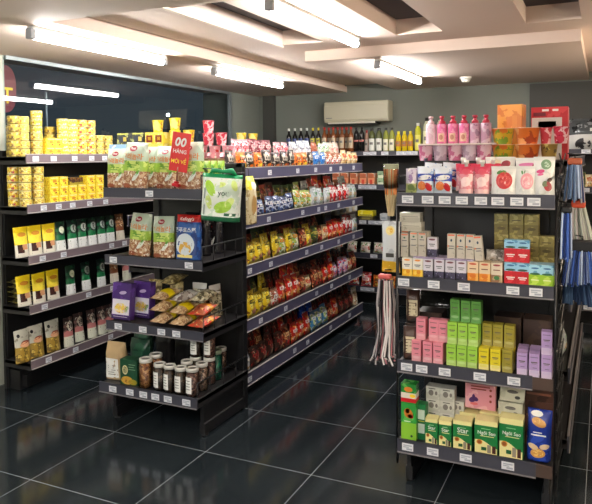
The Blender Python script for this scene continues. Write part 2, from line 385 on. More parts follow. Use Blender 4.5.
def shelf_y(root, y0, y1, xf, xb, ztop, zbot, tags, drop=.014, pale=True, rm=None):
    """a shelf whose front looks across the aisle (+x when xf > xb)"""
    bt = ztop-drop; sgn = 1 if xf > xb else -1
    a, b_ = min(xf-.004*sgn, xb), max(xf-.004*sgn, xb)
    s = MB().box(a, b_, y0, y1, bt-.028, bt, 0, .003).box(a, b_, y0, y0+.012, bt-.05, bt-.004).box(a, b_, y1-.012, y1, bt-.05, bt-.004)
    o = s.build('shelf', board, root)
    e0, e1 = sorted((xf-.004*sgn, xf+.004*sgn))
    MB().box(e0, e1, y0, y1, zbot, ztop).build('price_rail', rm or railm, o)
    e0, e1 = sorted((xf, xf+.009*sgn)); e2, e3 = sorted((xf-.006*sgn, xf+.006*sgn))
    MB().box(e0, e1, y0, y1, zbot, zbot+.005).box(e2, e3, y0, y1, ztop, ztop+.004).build('rail_edge', beadm if pale else mat('rail_edge_grey', 0), o)
    if sgn > 0:
        for y in tags: price_tag(o, (xf+.006, y, (ztop+zbot)/2), 'y')
    return bt

# -- left wall rack
LX, LB = -3.36, -3.605
LZ = [(1.572, 1.515), (1.245, 1.19), (.91, .855), (.586, .53), (.222, .165)]
lr = empty('wall_rack'); tag(lr, 'long black wall rack with five shelves along the dark window, beside the pale column', 'rack')
ltags = [[35, 53, 74, 91, 104], [43, 58, 72, 89, 105], [42, 63, 111, 124], [44, 88, 112], [48, 75, 110]]
LT = []
for (zt_, zb_), tg in zip(LZ, ltags):
    LT.append(shelf_y(lr, 3.09, 5.3, LX, LB, zt_, zb_, [yy(p, LX, (zt_+zb_)/2) for p in tg], rm=rail_lit))
MB().box(LB-.02, LB, 3.1, 5.3, 0, 1.56).build('back_panel', black, lr)
for y in (3.13, 4.18, 5.27): MB().box(LB-.03, LB+.012, y-.02, y+.02, 0, 1.6).build('upright', black, lr)
for y in (3.16, 4.18, 5.2): MB().box(LB, LX-.1, y-.02, y+.02, .02, .1).build('foot', black, lr)
MB().box(LB, LX-.14, 3.12, 5.28, .0, .13).build('kick_plate', black, lr)
settle(lr, (-3.55, 3.3, 0))

# -- middle rack (both sides) with the cereal display at its end
MX, MXL, MY0, MY1 = -2.06, -2.88, 3.50, 5.89
MZ = [(1.475, 1.40), (1.155, 1.085), (.845, .772), (.49, .415), (.147, .064)]
mr = empty('aisle_rack'); tag(mr, 'long double-sided black rack of snacks running down the aisle behind the cereal display', 'rack')
mtags = [[269, 297, 315, 330, 340, 353], [241, 268, 302, 318, 325, 338, 353], [249, 270, 306, 321, 338, 353], [237, 260, 285, 316, 331, 349], [249, 294, 307, 330, 349]]
MT = []; midx = (MX+MXL)/2
for (zt_, zb_), tg in zip(MZ, mtags):
    MT.append(shelf_y(mr, MY0, MY1, MX, midx+.02, zt_, zb_, [yy(p, MX, (zt_+zb_)/2) for p in tg], .014))
    shelf_y(mr, MY0, MY1, MXL, midx-.02, zt_, zb_, [], .014)
MB().box(midx-.02, midx+.02, MY0, MY1, .03, 1.42).build('back_panel', black, mr)
for y in (MY0+.03, 4.3, 5.1, MY1-.03): MB().box(midx-.03, midx+.03, y-.03, y+.03, 0, 1.42).build('upright', black, mr)
MB().box(MXL+.04, MX-.05, MY0+.04, MY1-.01, 0, .055).build('kick_plate', black, mr)
settle(mr, (-2.47, 3.6, 0))

def endcap(label, x0, x1, yfs, yb, zs, tags, rail_ends, guard_sides, name='end_display'):
    r = empty(name); tag(r, label, 'display rack'); tops = []
    for (zt_, zb_), tg, yf, re in zip(zs, tags, yfs, rail_ends):
        tops.append(shelf_x(r, x0, x1, yf, yb, zt_, zb_, [xx(p, yf, (zt_+zb_)/2) for p in tg], re))
    MB().box(x0+.02, x1-.02, yb-.014, yb, .08, 1.49).build('back_panel', black, r)
    for x in (x0+.02, x1-.035): MB().box(x-.02, x+.025, yb-.03, yb+.018, 0, 1.51, 0, .004).build('upright', black, r)
    MB().box(x0, x1, yb-.03, yb, 1.48, 1.51, 0, .004).build('top_rail', black, r)
    for x in (x0+.03, x1-.03):
        MB().box(x-.006, x+.006, yfs[-1]+.10, yb, .03, .20).build('side_skirt', black, r)
        f = MB().box(x-.018, x+.018, yfs[-1]+.09, yb, .012, .075, 0, .004).box(x-.01, x+.01, yfs[-1]+.09, yfs[-1]+.11, .07, .19); f.build('foot', black, r)
        MB().lathe([(.02, 0), (.02, .008), (.008, .013)], 10, cx=x, cy=yfs[-1]+.12).build('levelling_foot', black, r)
    for x in guard_sides:
        for t, yf in zip(tops, yfs):
            g = MB().tube([(x, yf+.01, t-.03), (x, yf+.01, t+.085), (x, yb-.01, t+.085)], .004)
            for q in range(1, 4): g.tube([(x, yf+(yb-yf)*q/4, t-.02), (x, yf+(yb-yf)*q/4, t+.085)], .0025)
            g.build('side_guard', black, r)
    settle(r, ((x0+x1)/2, yfs[0]+.1, 0)); return r, tops
EX0, EX1, EYF, EYB = -2.63, -1.957, 2.985, 3.475
ce, ET = endcap('black four-shelf end display of cereal, nuts and jars at the aisle rack\'s near end', EX0, EX1, [2.985, 2.985, 2.985, 2.915], EYB,
                [(1.374, 1.315), (.982, .929), (.594, .540), (.251, .190)],
                [[150], [114, 189.5], [119, 143.5, 162, 177], [113.5, 130.5, 144, 156, 168.5, 187]], [None]*4, [EX1-.006])
RX0, RX1, RYF, RYB = -.845, -.178, 2.90, 3.43
re_, RT = endcap('black four-shelf end display of milk cartons and fruit pouches at front right', RX0, RX1, [2.9]*4, RYB,
                 [(1.38, 1.32), (1.0, .944), (.613, .553), (.243, .178)],
                 [[408, 428, 445, 462, 481, 498, 517, 534], [404, 434, 464, 513, 536], [407, 422, 445, 480, 514], [408, 433, 466, 508]],
                 [None, None, -.26, -.243], [RX1+.004, RX0+.004])
for x in (RX0-.004, RX1+.006): late(MB().tube([(x, RYF+.012, .12), (x, RYF+.012, 1.36)], .006).build('corner_post', black, re_))
net = MB()
for k in range(16):
    z = .1+k*.09; net.tube([(RX1+.012, RYF+.03, z), (RX1+.012, RYB, z+.10)], .003, 4); net.tube([(RX1+.012, RYF+.03, z+.10), (RX1+.012, RYB, z)], .003, 4)
late(net.build('side_net', black, re_))
# -- right rack behind the milk display
r2 = empty('aisle_rack'); tag(r2, 'black rack behind the milk display, mostly hidden, its right side edge-on', 'rack')
RM0, RM1 = -.86, -.142
RTT = None
for zt_, zb_ in [(1.53, 1.46)]+MZ[1:]:
    t_ = shelf_y(r2, 3.47, 5.89, RM1, -.48, zt_, zb_, [], .014, False, rail_shade); shelf_y(r2, 3.47, 5.89, RM0, -.52, zt_, zb_, [], .014); RTT = RTT or t_
MB().box(-.52, -.48, 3.47, 5.89, .03, 1.47).build('back_panel', black, r2)
for y in (3.5, 4.6, 5.86): MB().box(-.53, -.47, y-.03, y+.03, 0, 1.47).build('upright', black, r2)
MB().box(RM0+.05, RM1-.04, 3.48, 5.88, 0, .055).build('kick_plate', black, r2)
settle(r2, (-.5, 3.6, 0))
# -- back wall rack: two runs
BZ = [(1.59, 1.545), (1.25, 1.192), (.882, .83), (.535, .478), (.185, .125)]; BF, BB = 6.47, 6.86
btags = [[367, 373, 385, 400, 407, 414], [362, 367, 373], [363, 372, 379], [374], [364, 371]]
BT = None
for nm, xa, xb_, lab, tg_ in (('l', -3.35, -.9, 'black back-wall rack under the air conditioner carrying oil and sauce bottles', btags),
                              ('r', -.88, .9, 'black back-wall rack at the far right behind the hanging mops', [[586], [585], [], [], [588]])):
    b2 = empty('wall_rack'); tag(b2, lab, 'rack'); tt = []
    for (zt_, zb_), tg in zip(BZ, tg_):
        tt.append(shelf_x(b2, xa, xb_, BF, BB, zt_, zb_, [], None, .02))
        for p in tg: price_tag(b2.children[-1] if False else kids(b2)[-1], (xx(p, BF, (zt_+zb_)/2), BF-.006, (zt_+zb_)/2), 'x', .075, .036)
    BT = tt
    MB().box(xa, xb_, BB, BB+.02, .05, 1.62).build('back_panel', black, b2)
    for x in (xa+.02, (xa+xb_)/2, xb_-.02): MB().box(x-.02, x+.02, BB-.015, BB+.02, 0, 1.63).build('upright', black, b2)
    MB().box(xa+.01, xb_-.01, BF+.1, BB, 0, .11).build('kick_plate', black, b2)
    settle(b2, ((xa+xb_)/2, BF+.2, 0))

# ================================================================== products
def film(w_, h_, d_, kind, seed=0, wr=.0035):
    """front surface of a bag: u in -1..1 across, v in 0..1 up; side -1 front, +1 back"""
    def S(u, v, side=-1):
        if kind == 'stand':
            t = d_/2*(1-v**1.8)+.0015; pr = 1-abs(u)**3; wd = w_/2*(1-.05*math.sin(math.pi*v)+.02*v)
        elif kind == 'pillow':
            q = min(1, max(0, (v-.07)/.86)); t = d_/2*math.sin(math.pi*q)**.55+.0015 if 0 < q < 1 else .0015
            pr = max(0, 1-abs(u)**2.5)**.8; wd = w_/2*(1-.07*math.sin(math.pi*v))
        else:                                                   # side-gusseted block bag, folded in at the top
            t = d_/2*(1 if v < .72 else 1-((v-.72)/.28)**1.4*.93)+.001; pr = 1-abs(u)**9; wd = w_/2*(1 if v < .7 else 1+.03*(v-.7)/.3)
        n_ = noise.noise(Vector((u*1.8+seed*7.3, v*4.2+seed*3.1, side*2.0+seed)))
        n2 = noise.noise(Vector((u*5+seed*2.3, v*9+seed, side*3.0)))
        y = side*t*max(0, pr)+(n_*wr+n2*wr*.45)*(.35+.65*max(0, pr))*(1 if v > .04 else .2)
        return Vector((u*wd, y, v*h_))
    return S
def front(S, w_, h_, off=.0013):
    def P(a, b):
        u = max(-.985, min(.985, a/(w_/2))); v = max(.004, min(.996, b/h_)); p = S(u, v); return (p.x, p.y-off, p.z)
    return P
def bag(w_, h_, d_, kind, bands, seed=0, wr=.0035, lean=0):
    """bands: (upper edge as a share of the height, material slot) from the bottom up"""
    S = film(w_, h_, d_, kind, seed, wr); b = MB(); nu = 10
    us = [math.copysign(1-(1-abs(k/nu*2-1))**1.6, k/nu*2-1) for k in range(nu+1)]
    vs = sorted(set([i/11 for i in range(12)]+[q for q, _ in bands]+[.04, .96]))
    vs = [v for i, v in enumerate(vs) if i == 0 or v-vs[i-1] > .006 or v in [q for q, _ in bands]]
    def slot(v):
        for q, m in bands:
            if v < q: return m
        return bands[-1][1]
    for side in (-1, 1):
        pts = [S(u, v, side) for v in vs for u in us]; fs = []; ms = []
        for j in range(len(vs)-1):
            for i in range(nu):
                a = j*(nu+1)+i; q = (a, a+1, a+nu+2, a+nu+1); fs.append(q if side < 0 else q[::-1]); ms.append(slot((vs[j]+vs[j+1])/2))
        b.add(pts, fs, ms, True)
    n = len(vs)*(nu+1)
    b.f += [(i+1, i, n+i, n+i+1) for i in range(nu)]; b.m += [bands[0][1]]*nu; b.s += [False]*nu
    top = (len(vs)-1)*(nu+1)
    b.f += [(top+i, top+i+1, n+top+i+1, n+top+i) for i in range(nu)]; b.m += [bands[-1][1]]*nu; b.s += [False]*nu
    for e in (0, nu):
        for j in range(len(vs)-1):
            a = j*(nu+1)+e; q = (a, a+nu+1, n+a+nu+1, n+a); b.f.append(q if e else q[::-1]); b.m.append(slot((vs[j]+vs[j+1])/2)); b.s.append(False)
    return b, front(S, w_, h_)
def carton(w_, h_, d_, bands, ch=.002):
    b = MB(); x, y = w_/2, d_/2
    poly = [(-x+ch, -y), (x-ch, -y), (x, -y+ch), (x, y-ch), (x-ch, y), (-x+ch, y), (-x, y-ch), (-x, -y+ch)]
    z = 0
    for q, m in bands:
        b.prism(poly, z, q*h_, m, False); z = q*h_
    b.add([(px, py, 0) for px, py in poly], [tuple(range(8))[::-1]], bands[0][1]); b.add([(px, py, h_) for px, py in poly], [tuple(range(8))], bands[-1][1])
    return b, (lambda a, c: (a, -y-.0009, c))
def bar(b, P, a0, a1, c0, c1, m): b.rec(P, a0, a1, c0, c1, m, 1)
def lines(b, P, a, c, wd, n, m, st=.006, th=.0022):
    for k in range(n): bar(b, P, a-wd/2, a+wd/2*(1 if k % 2 == 0 else .6), c-k*st-th, c-k*st, m)

C = mat                                                            # short hand
white = mat('print_white', (236, 236, 230), .4); ink = mat('print_black', (26, 26, 28), .4); red_ = mat('print_red', (196, 30, 38), .35)
yel = mat('print_yellow', (246, 214, 36), .35); cream_ = mat('print_cream', (236, 224, 170), .4); green_ = mat('print_green', (24, 118, 56), .35)
goldp = mat('print_gold', (208, 140, 44), .35); orange_ = mat('print_orange', (232, 120, 34), .35); pinkp = mat('print_pink', (232, 130, 150), .35)
purple_ = mat('print_purple', (74, 40, 110), .35); silver_ = mat('silver_foil', (190, 192, 196), .28, .6)

# ---- tins and cartons of the wall rack
def tin(nm, base, ring, blob, r=.039, h=.052):
    o = MB(); o.lathe([(r-.004, 0), (r-.001, .002), (r, .004, 1), (r, .007, 0), (r, h-.008, 0), (r, h-.005, 1), (r-.001, h-.002, 1), (r-.006, h-.003, 1), (r-.007, h-.005, 1), (.001, h-.005, 1)], 20)
    return Proto(o.build('food_tin', [prn(nm, base, blob, .35, 0), mat('tin_ring_'+ring[0], ring[1], .3, .2)]))
tinA = tin('tin_yellow', (226, 200, 84), ('cream', (222, 210, 150)), [((244, 230, 160), 70, .54, 'n'), ((130, 104, 44), 110, .57, 'n'), ((160, 60, 34), 60, .64, 'n')])
tinB = tin('tin_bright_yellow', (244, 222, 62), ('yellow', (236, 222, 130)), [((250, 244, 190), 60, .54, 'n'), ((196, 160, 50), 110, .59, 'n')])
tinC = tin('tin_red_yellow', (238, 210, 66), ('cream', 0), [((190, 50, 40), 40, .56, 'n'), ((248, 238, 190), 70, .56, 'n'), ((140, 100, 40), 110, .6, 'n')])
tinD = tin('tin_ochre', (206, 176, 62), ('ochre', (190, 170, 90)), [((120, 92, 40), 50, .54, 'n'), ((240, 226, 150), 44, .60, 'n')])
def ybox(nm, w_, h_, d_, blob):
    b, P = carton(w_, h_, d_, [(1, 0)]); b.ell(P, 0, h_*.55, w_*.22, h_*.16, 1); b.ell(P, w_*.16, h_*.28, w_*.12, h_*.1, 2); bar(b, P, -w_*.4, w_*.4, h_*.82, h_*.92, 3)
    return Proto(b.build('food_carton', [prn(nm, (240, 208, 40), blob, .35, 0), goldp, mat('print_brown', (150, 80, 30), .4), cream_]))
boxY = ybox('carton_yellow', .078, .062, .078, [((250, 230, 80), 40, .5, 'n'), ((170, 120, 40), 100, .60, 'n')])
b_, P_ = carton(.085, .05, .08, [(.35, 1), (1, 0)]); b_.ell(P_, -.01, .028, .02, .014, 2)
boxBr = Proto(b_.build('food_carton', [prn('carton_brown', (112, 76, 34), [((60, 34, 24), 40, .5, 'n'), ((190, 160, 40), 44, .6, 'n')]), mat('print_olive', (150, 136, 40), .4), mat('print_dark_brown', (58, 26, 20), .4)]))
R90 = math.pi/2
def stack(pro, label, cat, group, x, y, z, n, h, rz=R90, lift=.0005, jit=.002):
    for k in range(n):
        lv = 'bottom' if k == 0 else ('top' if k == n-1 else ORD[k+1]+' from bottom') if n > 1 else ''
        pro.put(label % ((lv+' of ') if n > 1 else ''), cat, group, (x+random.uniform(-jit, jit), y+random.uniform(-jit, jit), z+k*(h+lift)+lift), rz+random.uniform(-.06, .06))
def wall_cols(row, z, specs):
    """specs: (frame column of the stack's middle, proto, how many, height, depth from the lip, description, where)"""
    for px, pro, n, h, dp, desc, where in specs:
        X = LX-dp; y = yy(px, X, z+.05)
        stack(pro, 'yellow '+desc+', %s'+where, 'tin' if 'tin' in desc else 'box', 'yellow tins and boxes on the %s shelf of the wall rack' % row, X, y, z, n, h)
T = 'tin'; tw = 'top wall shelf'
wall_cols('top', LT[0], [
    (13, tinD, 4, .052, .165, 'ochre tin', 'back stack by the column, '+tw),
    (14.5, tinD, 5, .052, .06, 'dull tin', 'stack nearest the column, '+tw),
    (23.5, tinA, 5, .052, .06, 'speckled tin', 'second stack from the column, '+tw),
    (37.0, tinB, 6, .052, .16, 'tin', 'tall rear stack, third from left, '+tw),
    (36.5, tinA, 3, .052, .05, 'pale tin', 'low stack before the tall one, '+tw),
    (46.5, boxY, 2, .062, .05, 'box', 'left low box stack, '+tw),
    (54.5, boxY, 2, .062, .05, 'box', 'right low box stack, '+tw),
    (50.0, tinD, 4, .052, .165, 'small tin', 'stack behind the low boxes, '+tw),
    (63.2, tinB, 5, .052, .05, 'bright tin', 'tall bright left-hand stack, '+tw),
    (72.2, tinB, 5, .052, .05, 'bright tin', 'tall bright right-hand stack, '+tw),
    (81.5, tinC, 5, .052, .05, 'red-marked tin', 'left red-marked stack, '+tw),
    (90.5, tinC, 5, .052, .05, 'red-marked tin', 'right red-marked stack, '+tw),
    (99.0, tinA, 3, .052, .05, 'speckled tin', 'second low stack from right, '+tw),
    (107.5, tinA, 3, .052, .05, 'speckled tin', 'right-hand low stack, '+tw)])
tw = 'second wall shelf'
wall_cols('second', LT[1], [
    (14, tinC, 5, .052, .15, 'red-topped tin', 'stack by the column, '+tw),
    (25.5, tinA, 5, .052, .05, 'speckled tin', 'second stack from the column, '+tw),
    (38.0, tinA, 5, .052, .05, 'speckled tin', 'third stack from the column, '+tw),
    (50.5, boxY, 3, .062, .05, 'box', 'first box stack from left, '+tw),
    (60.0, boxY, 3, .062, .05, 'box', 'second box stack from left, '+tw),
    (69.5, boxY, 2, .062, .05, 'box', 'stack under the brown boxes, '+tw),
    (78.5, boxY, 2, .062, .06, 'box', 'stack right of the brown boxes, '+tw),
    (87.5, boxY, 3, .062, .05, 'box', 'second box stack from right, '+tw),
    (96.5, boxY, 3, .062, .05, 'box', 'right-hand box stack, '+tw)])
for k, (px, dz) in enumerate(((70, .126), (77, .126))):
    boxBr.put('brown food box lying on the yellow boxes, %s of two, second wall shelf' % ('left', 'right')[k], 'box', 'brown boxes on the second wall shelf', (LX-.06-.02*k, yy(px, LX-.06, 1.4), LT[1]+dz), R90+.1*k)
# ---- pouches of the wall rack
b_, P_ = bag(.115, .20, .05, 'stand', [(.42, 1), (1, 0)], 3); bar(b_, P_, -.045, .05, .012, .02, 2); b_.rec(P_, -.045, 0, .03, .085, 2); b_.rec(P_, -.02, .03, .05, .085, 3); lines(b_, P_, .02, .125, .05, 3, 4); b_.ell(P_, .0, .15, .035, .014, 5)
pchY = Proto(b_.build('food_pouch', [prn('pouch_yellow', (234, 204, 26), [((250, 226, 70), 20, .5, 'n')]), mat('pouch_white_base', (226, 222, 206), .35), mat('print_dark_brown', 0), mat('print_tan', (206, 150, 110), .4), mat('print_grey', (120, 116, 110), .4), goldp]))
def pouchG(nm, top, em, emr, low, seed):
    b, P = bag(.092, .205, .05, 'stand', [(.36, 1), (.52, 2), (1, 0)], seed)
    emr *= .85; b.ell(P, .008, .145, emr, emr*1.0, 3, 18); b.ell(P, .008, .145, emr*.72, emr*.72, 4, 18); bar(b, P, -.035, .02, .052, .062, 5); lines(b, P, -.003, .042, .06, 3, 5, .011, .004); b.ell(P, -.025, .10, .02, .014, 2)
    return Proto(b.build('food_pouch', [prn(nm+'_top', top[0], [(top[1], 30, .56, 'n'), (top[2], 46, .63, 'n')]), mat(nm+'_base', low, .4), mat(nm+'_band', em[0], .35), mat(nm+'_ring', em[1], .35), mat(nm+'_disc', em[2], .35), mat('print_grey', 0)]))
pchG1 = pouchG('pouch_green_badge', ((20, 48, 34), (24, 84, 52), (34, 34, 34)), ((22, 100, 58), (220, 222, 196), (210, 214, 180)), .030, (228, 230, 226), 5)
pchG2 = pouchG('pouch_green_window', ((16, 30, 26), (20, 88, 54), (46, 46, 44)), ((26, 112, 66), (160, 166, 160), (22, 24, 22)), .034, (230, 230, 228), 8)
pchB = pouchG('pouch_brown', ((96, 62, 40), (150, 104, 60), (210, 190, 160)), ((120, 70, 40), (190, 150, 110), (110, 64, 36)), .026, (214, 206, 190), 11)
pchP = pouchG('pouch_pink_band', ((58, 44, 42), (120, 88, 80), (214, 208, 196)), ((196, 120, 116), (206, 196, 176), (60, 40, 40)), .036, (214, 216, 196), 14)
b_, P_ = bag(.125, .215, .05, 'stand', [(.48, 1), (1, 0)], 17); b_.ell(P_, .01, .115, .045, .018, 2, 16); b_.ell(P_, .012, .128, .035, .012, 3, 14); b_.ell(P_, -.035, .178, .012, .012, 4); lines(b_, P_, .01, .17, .06, 2, 5)
pchS = Proto(b_.build('food_pouch', [prn('pouch_silver_top', (206, 204, 190), [((150, 148, 130), 24, .58, 'n')], .3), prn('pouch_gold_base', (164, 132, 52), [((110, 90, 40), 34, .52, 'n'), ((206, 180, 90), 40, .6, 'n')]), mat('print_peach', (226, 170, 130), .4), mat('print_maroon', (150, 56, 40), .4), ink, mat('print_grey', 0)]))
def pouches(row, z, specs, dp=.07):
    for px, pro, desc in specs:
        X = LX-dp; pro.put(desc, 'pouch', 'standing pouches on the %s shelf of the wall rack' % row, (X+random.uniform(-.008, .008), yy(px, X, z+.08), z), R90+random.uniform(-.04, .04), random.uniform(-.10, -.04))
g = 'third wall shelf'
pouches('third', LT[2], [
    (22, pchY, 'yellow and white food pouch at the column end of the third wall shelf'), (35.7, pchY, 'yellow and white food pouch, second from the column, third wall shelf'),
    (49.2, pchY, 'yellow and white food pouch beside the green ones, third wall shelf'), (60.5, pchG1, 'dark green pouch with a pale square badge, third wall shelf'),
    (72.5, pchG2, 'green and white pouch, first right of the badged one, third wall shelf'), (82.5, pchG2, 'green and white pouch, second right of the badged one, third wall shelf'),
    (92.5, pchG2, 'green and white pouch, third right of the badged one, third wall shelf'), (101.5, pchG2, 'green and white pouch, fourth right of the badged one, third wall shelf'),
    (110.5, pchG2, 'green and white pouch, fifth right of the badged one, third wall shelf'), (121, pchB, 'brown and white pouch at the right end of the third wall shelf')])
pouches('fourth', LT[3], [
    (25.5, pchY, 'yellow pouch at the front left of the fourth wall shelf, half behind another'), (39, pchY, 'yellow and white food pouch, second from left, fourth wall shelf'),
    (54, pchY, 'yellow and white food pouch beside the green ones, fourth wall shelf'), (71.5, pchG1, 'dark green pouch with a pale round badge, fourth wall shelf'),
    (87, pchG2, 'green and white pouch, first right of the badged one, fourth wall shelf'), (101.5, pchG2, 'green and white pouch, second right of the badged one, fourth wall shelf'),
    (115, pchB, 'brown pouch of nuts on the fourth wall shelf'), (127, pchP, 'pale pouch at the right end of the fourth wall shelf')])
pouches('bottom', LT[4], [
    (23, pchS, 'silver and gold pouch at the column end of the bottom wall shelf'), (37, pchS, 'silver and gold pouch with a peach blob, second from left, bottom wall shelf'),
    (53.5, pchS, 'silver and gold pouch beside the dark ones, bottom wall shelf'), (68, pchP, 'dark and white pouch, first right of the gold ones, bottom wall shelf'),
    (80.5, pchP, 'dark and white pouch, second right of the gold ones, bottom wall shelf'), (92, pchP, 'dark and white pouch, third right of the gold ones, bottom wall shelf'),
    (102, pchP, 'dark and white pouch, fourth right of the gold ones, bottom wall shelf'), (110, pchP, 'dark and white pouch at the right end of the bottom wall shelf')])
b_, P_ = bag(  .11, .115, .03, 'pillow', [(.3, 1), (1, 0)], 21)
flat = Proto(b_.build('food_pouch', [prn('pouch_olive', (70, 66, 36), [((190, 180, 60), 26, .56, 'n')]), mat('pouch_olive_band', (200, 196, 70), .35)]))
for k in range(5):
    flat.put('olive flat pouch piled by the column, fourth wall shelf, %s from bottom' % ORD[k+1], 'pouch', 'olive pouches lying on the fourth wall shelf', (LX-.112, 3.165+.004*(k % 2), LT[3]+k*.0335), R90+.03*(k-2), R(-90))

# ---- cereal display, top and second shelf
oats = prn('oat_print', (196, 166, 132), [((150, 100, 64), 60, .5, 'n'), ((232, 222, 206), 52, .58, 'n'), ((120, 60, 40), 70, .66, 'n')])
leafp = prn('leaf_print', (150, 186, 66), [((196, 214, 110), 18, .55, 'n'), ((104, 150, 44), 30, .6, 'n')])
sage = prn('sage_film', (176, 192, 172), [((204, 214, 198), 10, .55, 'n')], .3)
def cereal(w_, h_, d_, seed):
    b, P = bag(w_, h_, d_, 'gusset', [(.38, 1), (.60, 2), (1, 0)], seed, .004)
    b.ell(P, -w_*.02, h_*.865, w_*.17, h_*.062, 3, 18); b.ell(P, -w_*.02, h_*.865, w_*.19, h_*.073, 6, 18) if False else None
    b.txt(front(film(w_, h_, d_, 'gusset', seed, .004), w_, h_, .002), 'Post', -w_*.02, h_*.845, w_*.13, 4)
    b.txt(front(film(w_, h_, d_, 'gusset', seed, .004), w_, h_, .002), '그래놀라', 0, h_*.64, w_*.25, 5)
    lines(b, P, .0, h_*.52, w_*.45, 2, 6, .012, .005)
    b.rec(P, -w_*.02, w_*.36, h_*.10, h_*.14, 7, 4, -.0) if False else b.ell(P, w_*.2, h_*.26, w_*.22, h_*.045, 7, 14, .75)
    b.ell(P, w_*.27, h_*.34, w_*.14, h_*.03, 6, 12, .9); b.ell(P, -w_*.22, h_*.06, w_*.2, h_*.05, 8, 14)
    return Proto(b.build('cereal_bag', [sage, oats, leafp, mat('oval_maroon', (150, 26, 46), .35), white, mat('print_ochre', (206, 116, 24), .4), mat('print_leaf_green', (92, 150, 50), .35), mat('print_bowl_white', (220, 226, 218), .35), mat('print_nut_brown', (140, 74, 44), .4)]))
cerA, cerB, cerC = cereal(.135, .235, .07, 31), cereal(.155, .265, .08, 33), cereal(.14, .245, .08, 35)
def disp(pro, desc, cat, grp, px, Y, z, rz=0, rx=0, ry=0): return pro.put(desc, cat, grp, (xx(px, Y, z+.07), Y, z), rz, rx, ry)
cg = 'granola bags on the cereal display'; ct = 'top shelf of the cereal display'
disp(cerA, 'granola bag at the left end of the cereal display\'s top shelf', 'cereal bag', cg, 118, 3.14, ET[0], .10, -.03)
disp(cerB, 'granola bag standing forward, second from left on the cereal display\'s top shelf', 'cereal bag', cg, 135.5, 3.04, ET[0], -.05, -.03, .05)
disp(cerC, 'granola bag third from left, half behind its neighbour, cereal display top shelf', 'cereal bag', cg, 151, 3.24, ET[0], -.1, -.03)
disp(cerC, 'granola bag behind the red sign on the cereal display\'s top shelf', 'cereal bag', cg, 168, 3.15, ET[0], .04, -.03)
disp(cerB, 'wide granola bag at the right end of the cereal display\'s top shelf', 'cereal bag', cg, 191, 3.06, ET[0], .02, -.03)
disp(cerC, 'granola bag at the left of the cereal display\'s second shelf', 'cereal bag', cg, 140, 3.06, ET[1], -.02, -.06, .05)
disp(cerA, 'granola bag second from left on the cereal display\'s second shelf', 'cereal bag', cg, 164.5, 3.06, ET[1], .03, -.05, -.03)
b_, P_ = bag(.155, .25, .075, 'gusset', [(.84, 0), (1, 1)], 37, .004)
b_.ell(P_, 0, .085, .060, .062, 2, 20); b_.ell(P_, 0, .06, .04, .04, 3, 18); b_.txt(P_, '콘푸로스트', 0, .155, .030, 4); b_.txt(P_, "Kellogg's", .0, .218, .026, 4); b_.rec(P_, -.05, .05, .012, .028, 5)
pb = Proto(b_.build('cereal_bag', [prn('film_blue', (22, 52, 112), [((36, 84, 150), 16, .54, 'n')], .3), mat('film_red', (184, 38, 34), .3), mat('print_milk', (206, 216, 222), .4), mat('print_flakes', (214, 170, 70), .45), white, mat('print_pale_yellow', (222, 206, 120), .4)]))
disp(pb, 'blue cereal bag with a red top on the cereal display\'s second shelf', 'cereal bag', None, 188.5, 3.06, ET[1], 0, -.05)
b_, P_ = bag(.165, .25, .07, 'gusset', [(1, 0)], 39, .004); b_.ell(P_, .0, .085, .046, .055, 1, 18, -.3); b_.ell(P_, .02, .10, .022, .05, 0, 14, -.5); b_.rec(P_, -.05, .03, .155, .162, 2); lines(b_, P_, .0, .19, .08, 2, 3, .012, .004)
pk = Proto(b_.build('cereal_bag', [prn('film_black', (24, 22, 26), [((40, 34, 38), 20, .6, 'n')], .25), mat('print_silver_leaf', (226, 228, 228), .4), mat('print_red', 0), mat('print_grey', 0)]))
disp(pk, 'black bag with a silver leaf at the right end of the cereal display\'s second shelf', 'cereal bag', 'black bags on the cereal display', 211, 3.34, ET[1], .0, -.03)
disp(pk, 'black bag between the blue cereal bag and the right-hand one, cereal display second shelf', 'cereal bag', 'black bags on the cereal display', 198, 3.22, ET[1], .1, -.02)
b_, P_ = carton(.065, .10, .05, [(.55, 0), (1, 1)])
dk = Proto(b_.build('food_carton', [prn('carton_dim_wood', (96, 70, 52), [((50, 36, 30), 30, .52, 'h')]), mat('carton_dim_white', (176, 168, 160), .5)]))
for k, px in enumerate((151, 160, 169, 178)): disp(dk, 'small brown and white carton at the back, cereal display\'s second shelf, %s from left' % ORD[k+1], 'carton', 'small cartons behind the granola bags', px, 3.36, ET[1]+.0, 0)
# red new-arrivals sign on its clip
s_ = empty('sign_card', (xx(176, 3.0, 1.374), 2.999, 1.385)); tag(s_, 'red tilted sign card with white and yellow lettering on a clip stand', 'sign')
s_.rotation_euler = (0, R(9), R(4))
MB().box(-.021, .021, -.014, .014, 0, .018, 0, .004).box(-.012, .012, -.01, .01, .018, .03, 0, .003).build('clip_base', mat('clip_red', (196, 30, 40), .35), s_)
MB().tube([(0, 0, .02), (0, 0, .11)], .005).build('stem', mat('stem_wood', (140, 90, 70), .5), s_)
cd = MB().box(-.058, .058, -.003, .003, .085, .30, 0, .002); cd.build('card', mat('sign_red', (214, 40, 40), .4), s_)
Pc = lambda a, b: (a, -.0038, b)
cw = MB(); cw.txt(Pc, 'HÀNG', 0, .186, .030, 0)
for q in (-1, 1):
    for t in range(2): pass
    cw.ell(Pc, q*.018, .248, .017, .026, 0, 18, -.25)
cw.build('lettering', white, s_)
Pc2 = lambda a, b: (a, -.0044, b)
ci = MB(); ci.ell(Pc2, -.018, .248, .006, .014, 0, 14, -.25); ci.ell(Pc2, .018, .248, .006, .014, 0, 14, -.25); ci.build('emblem', mat('sign_red', 0), s_)
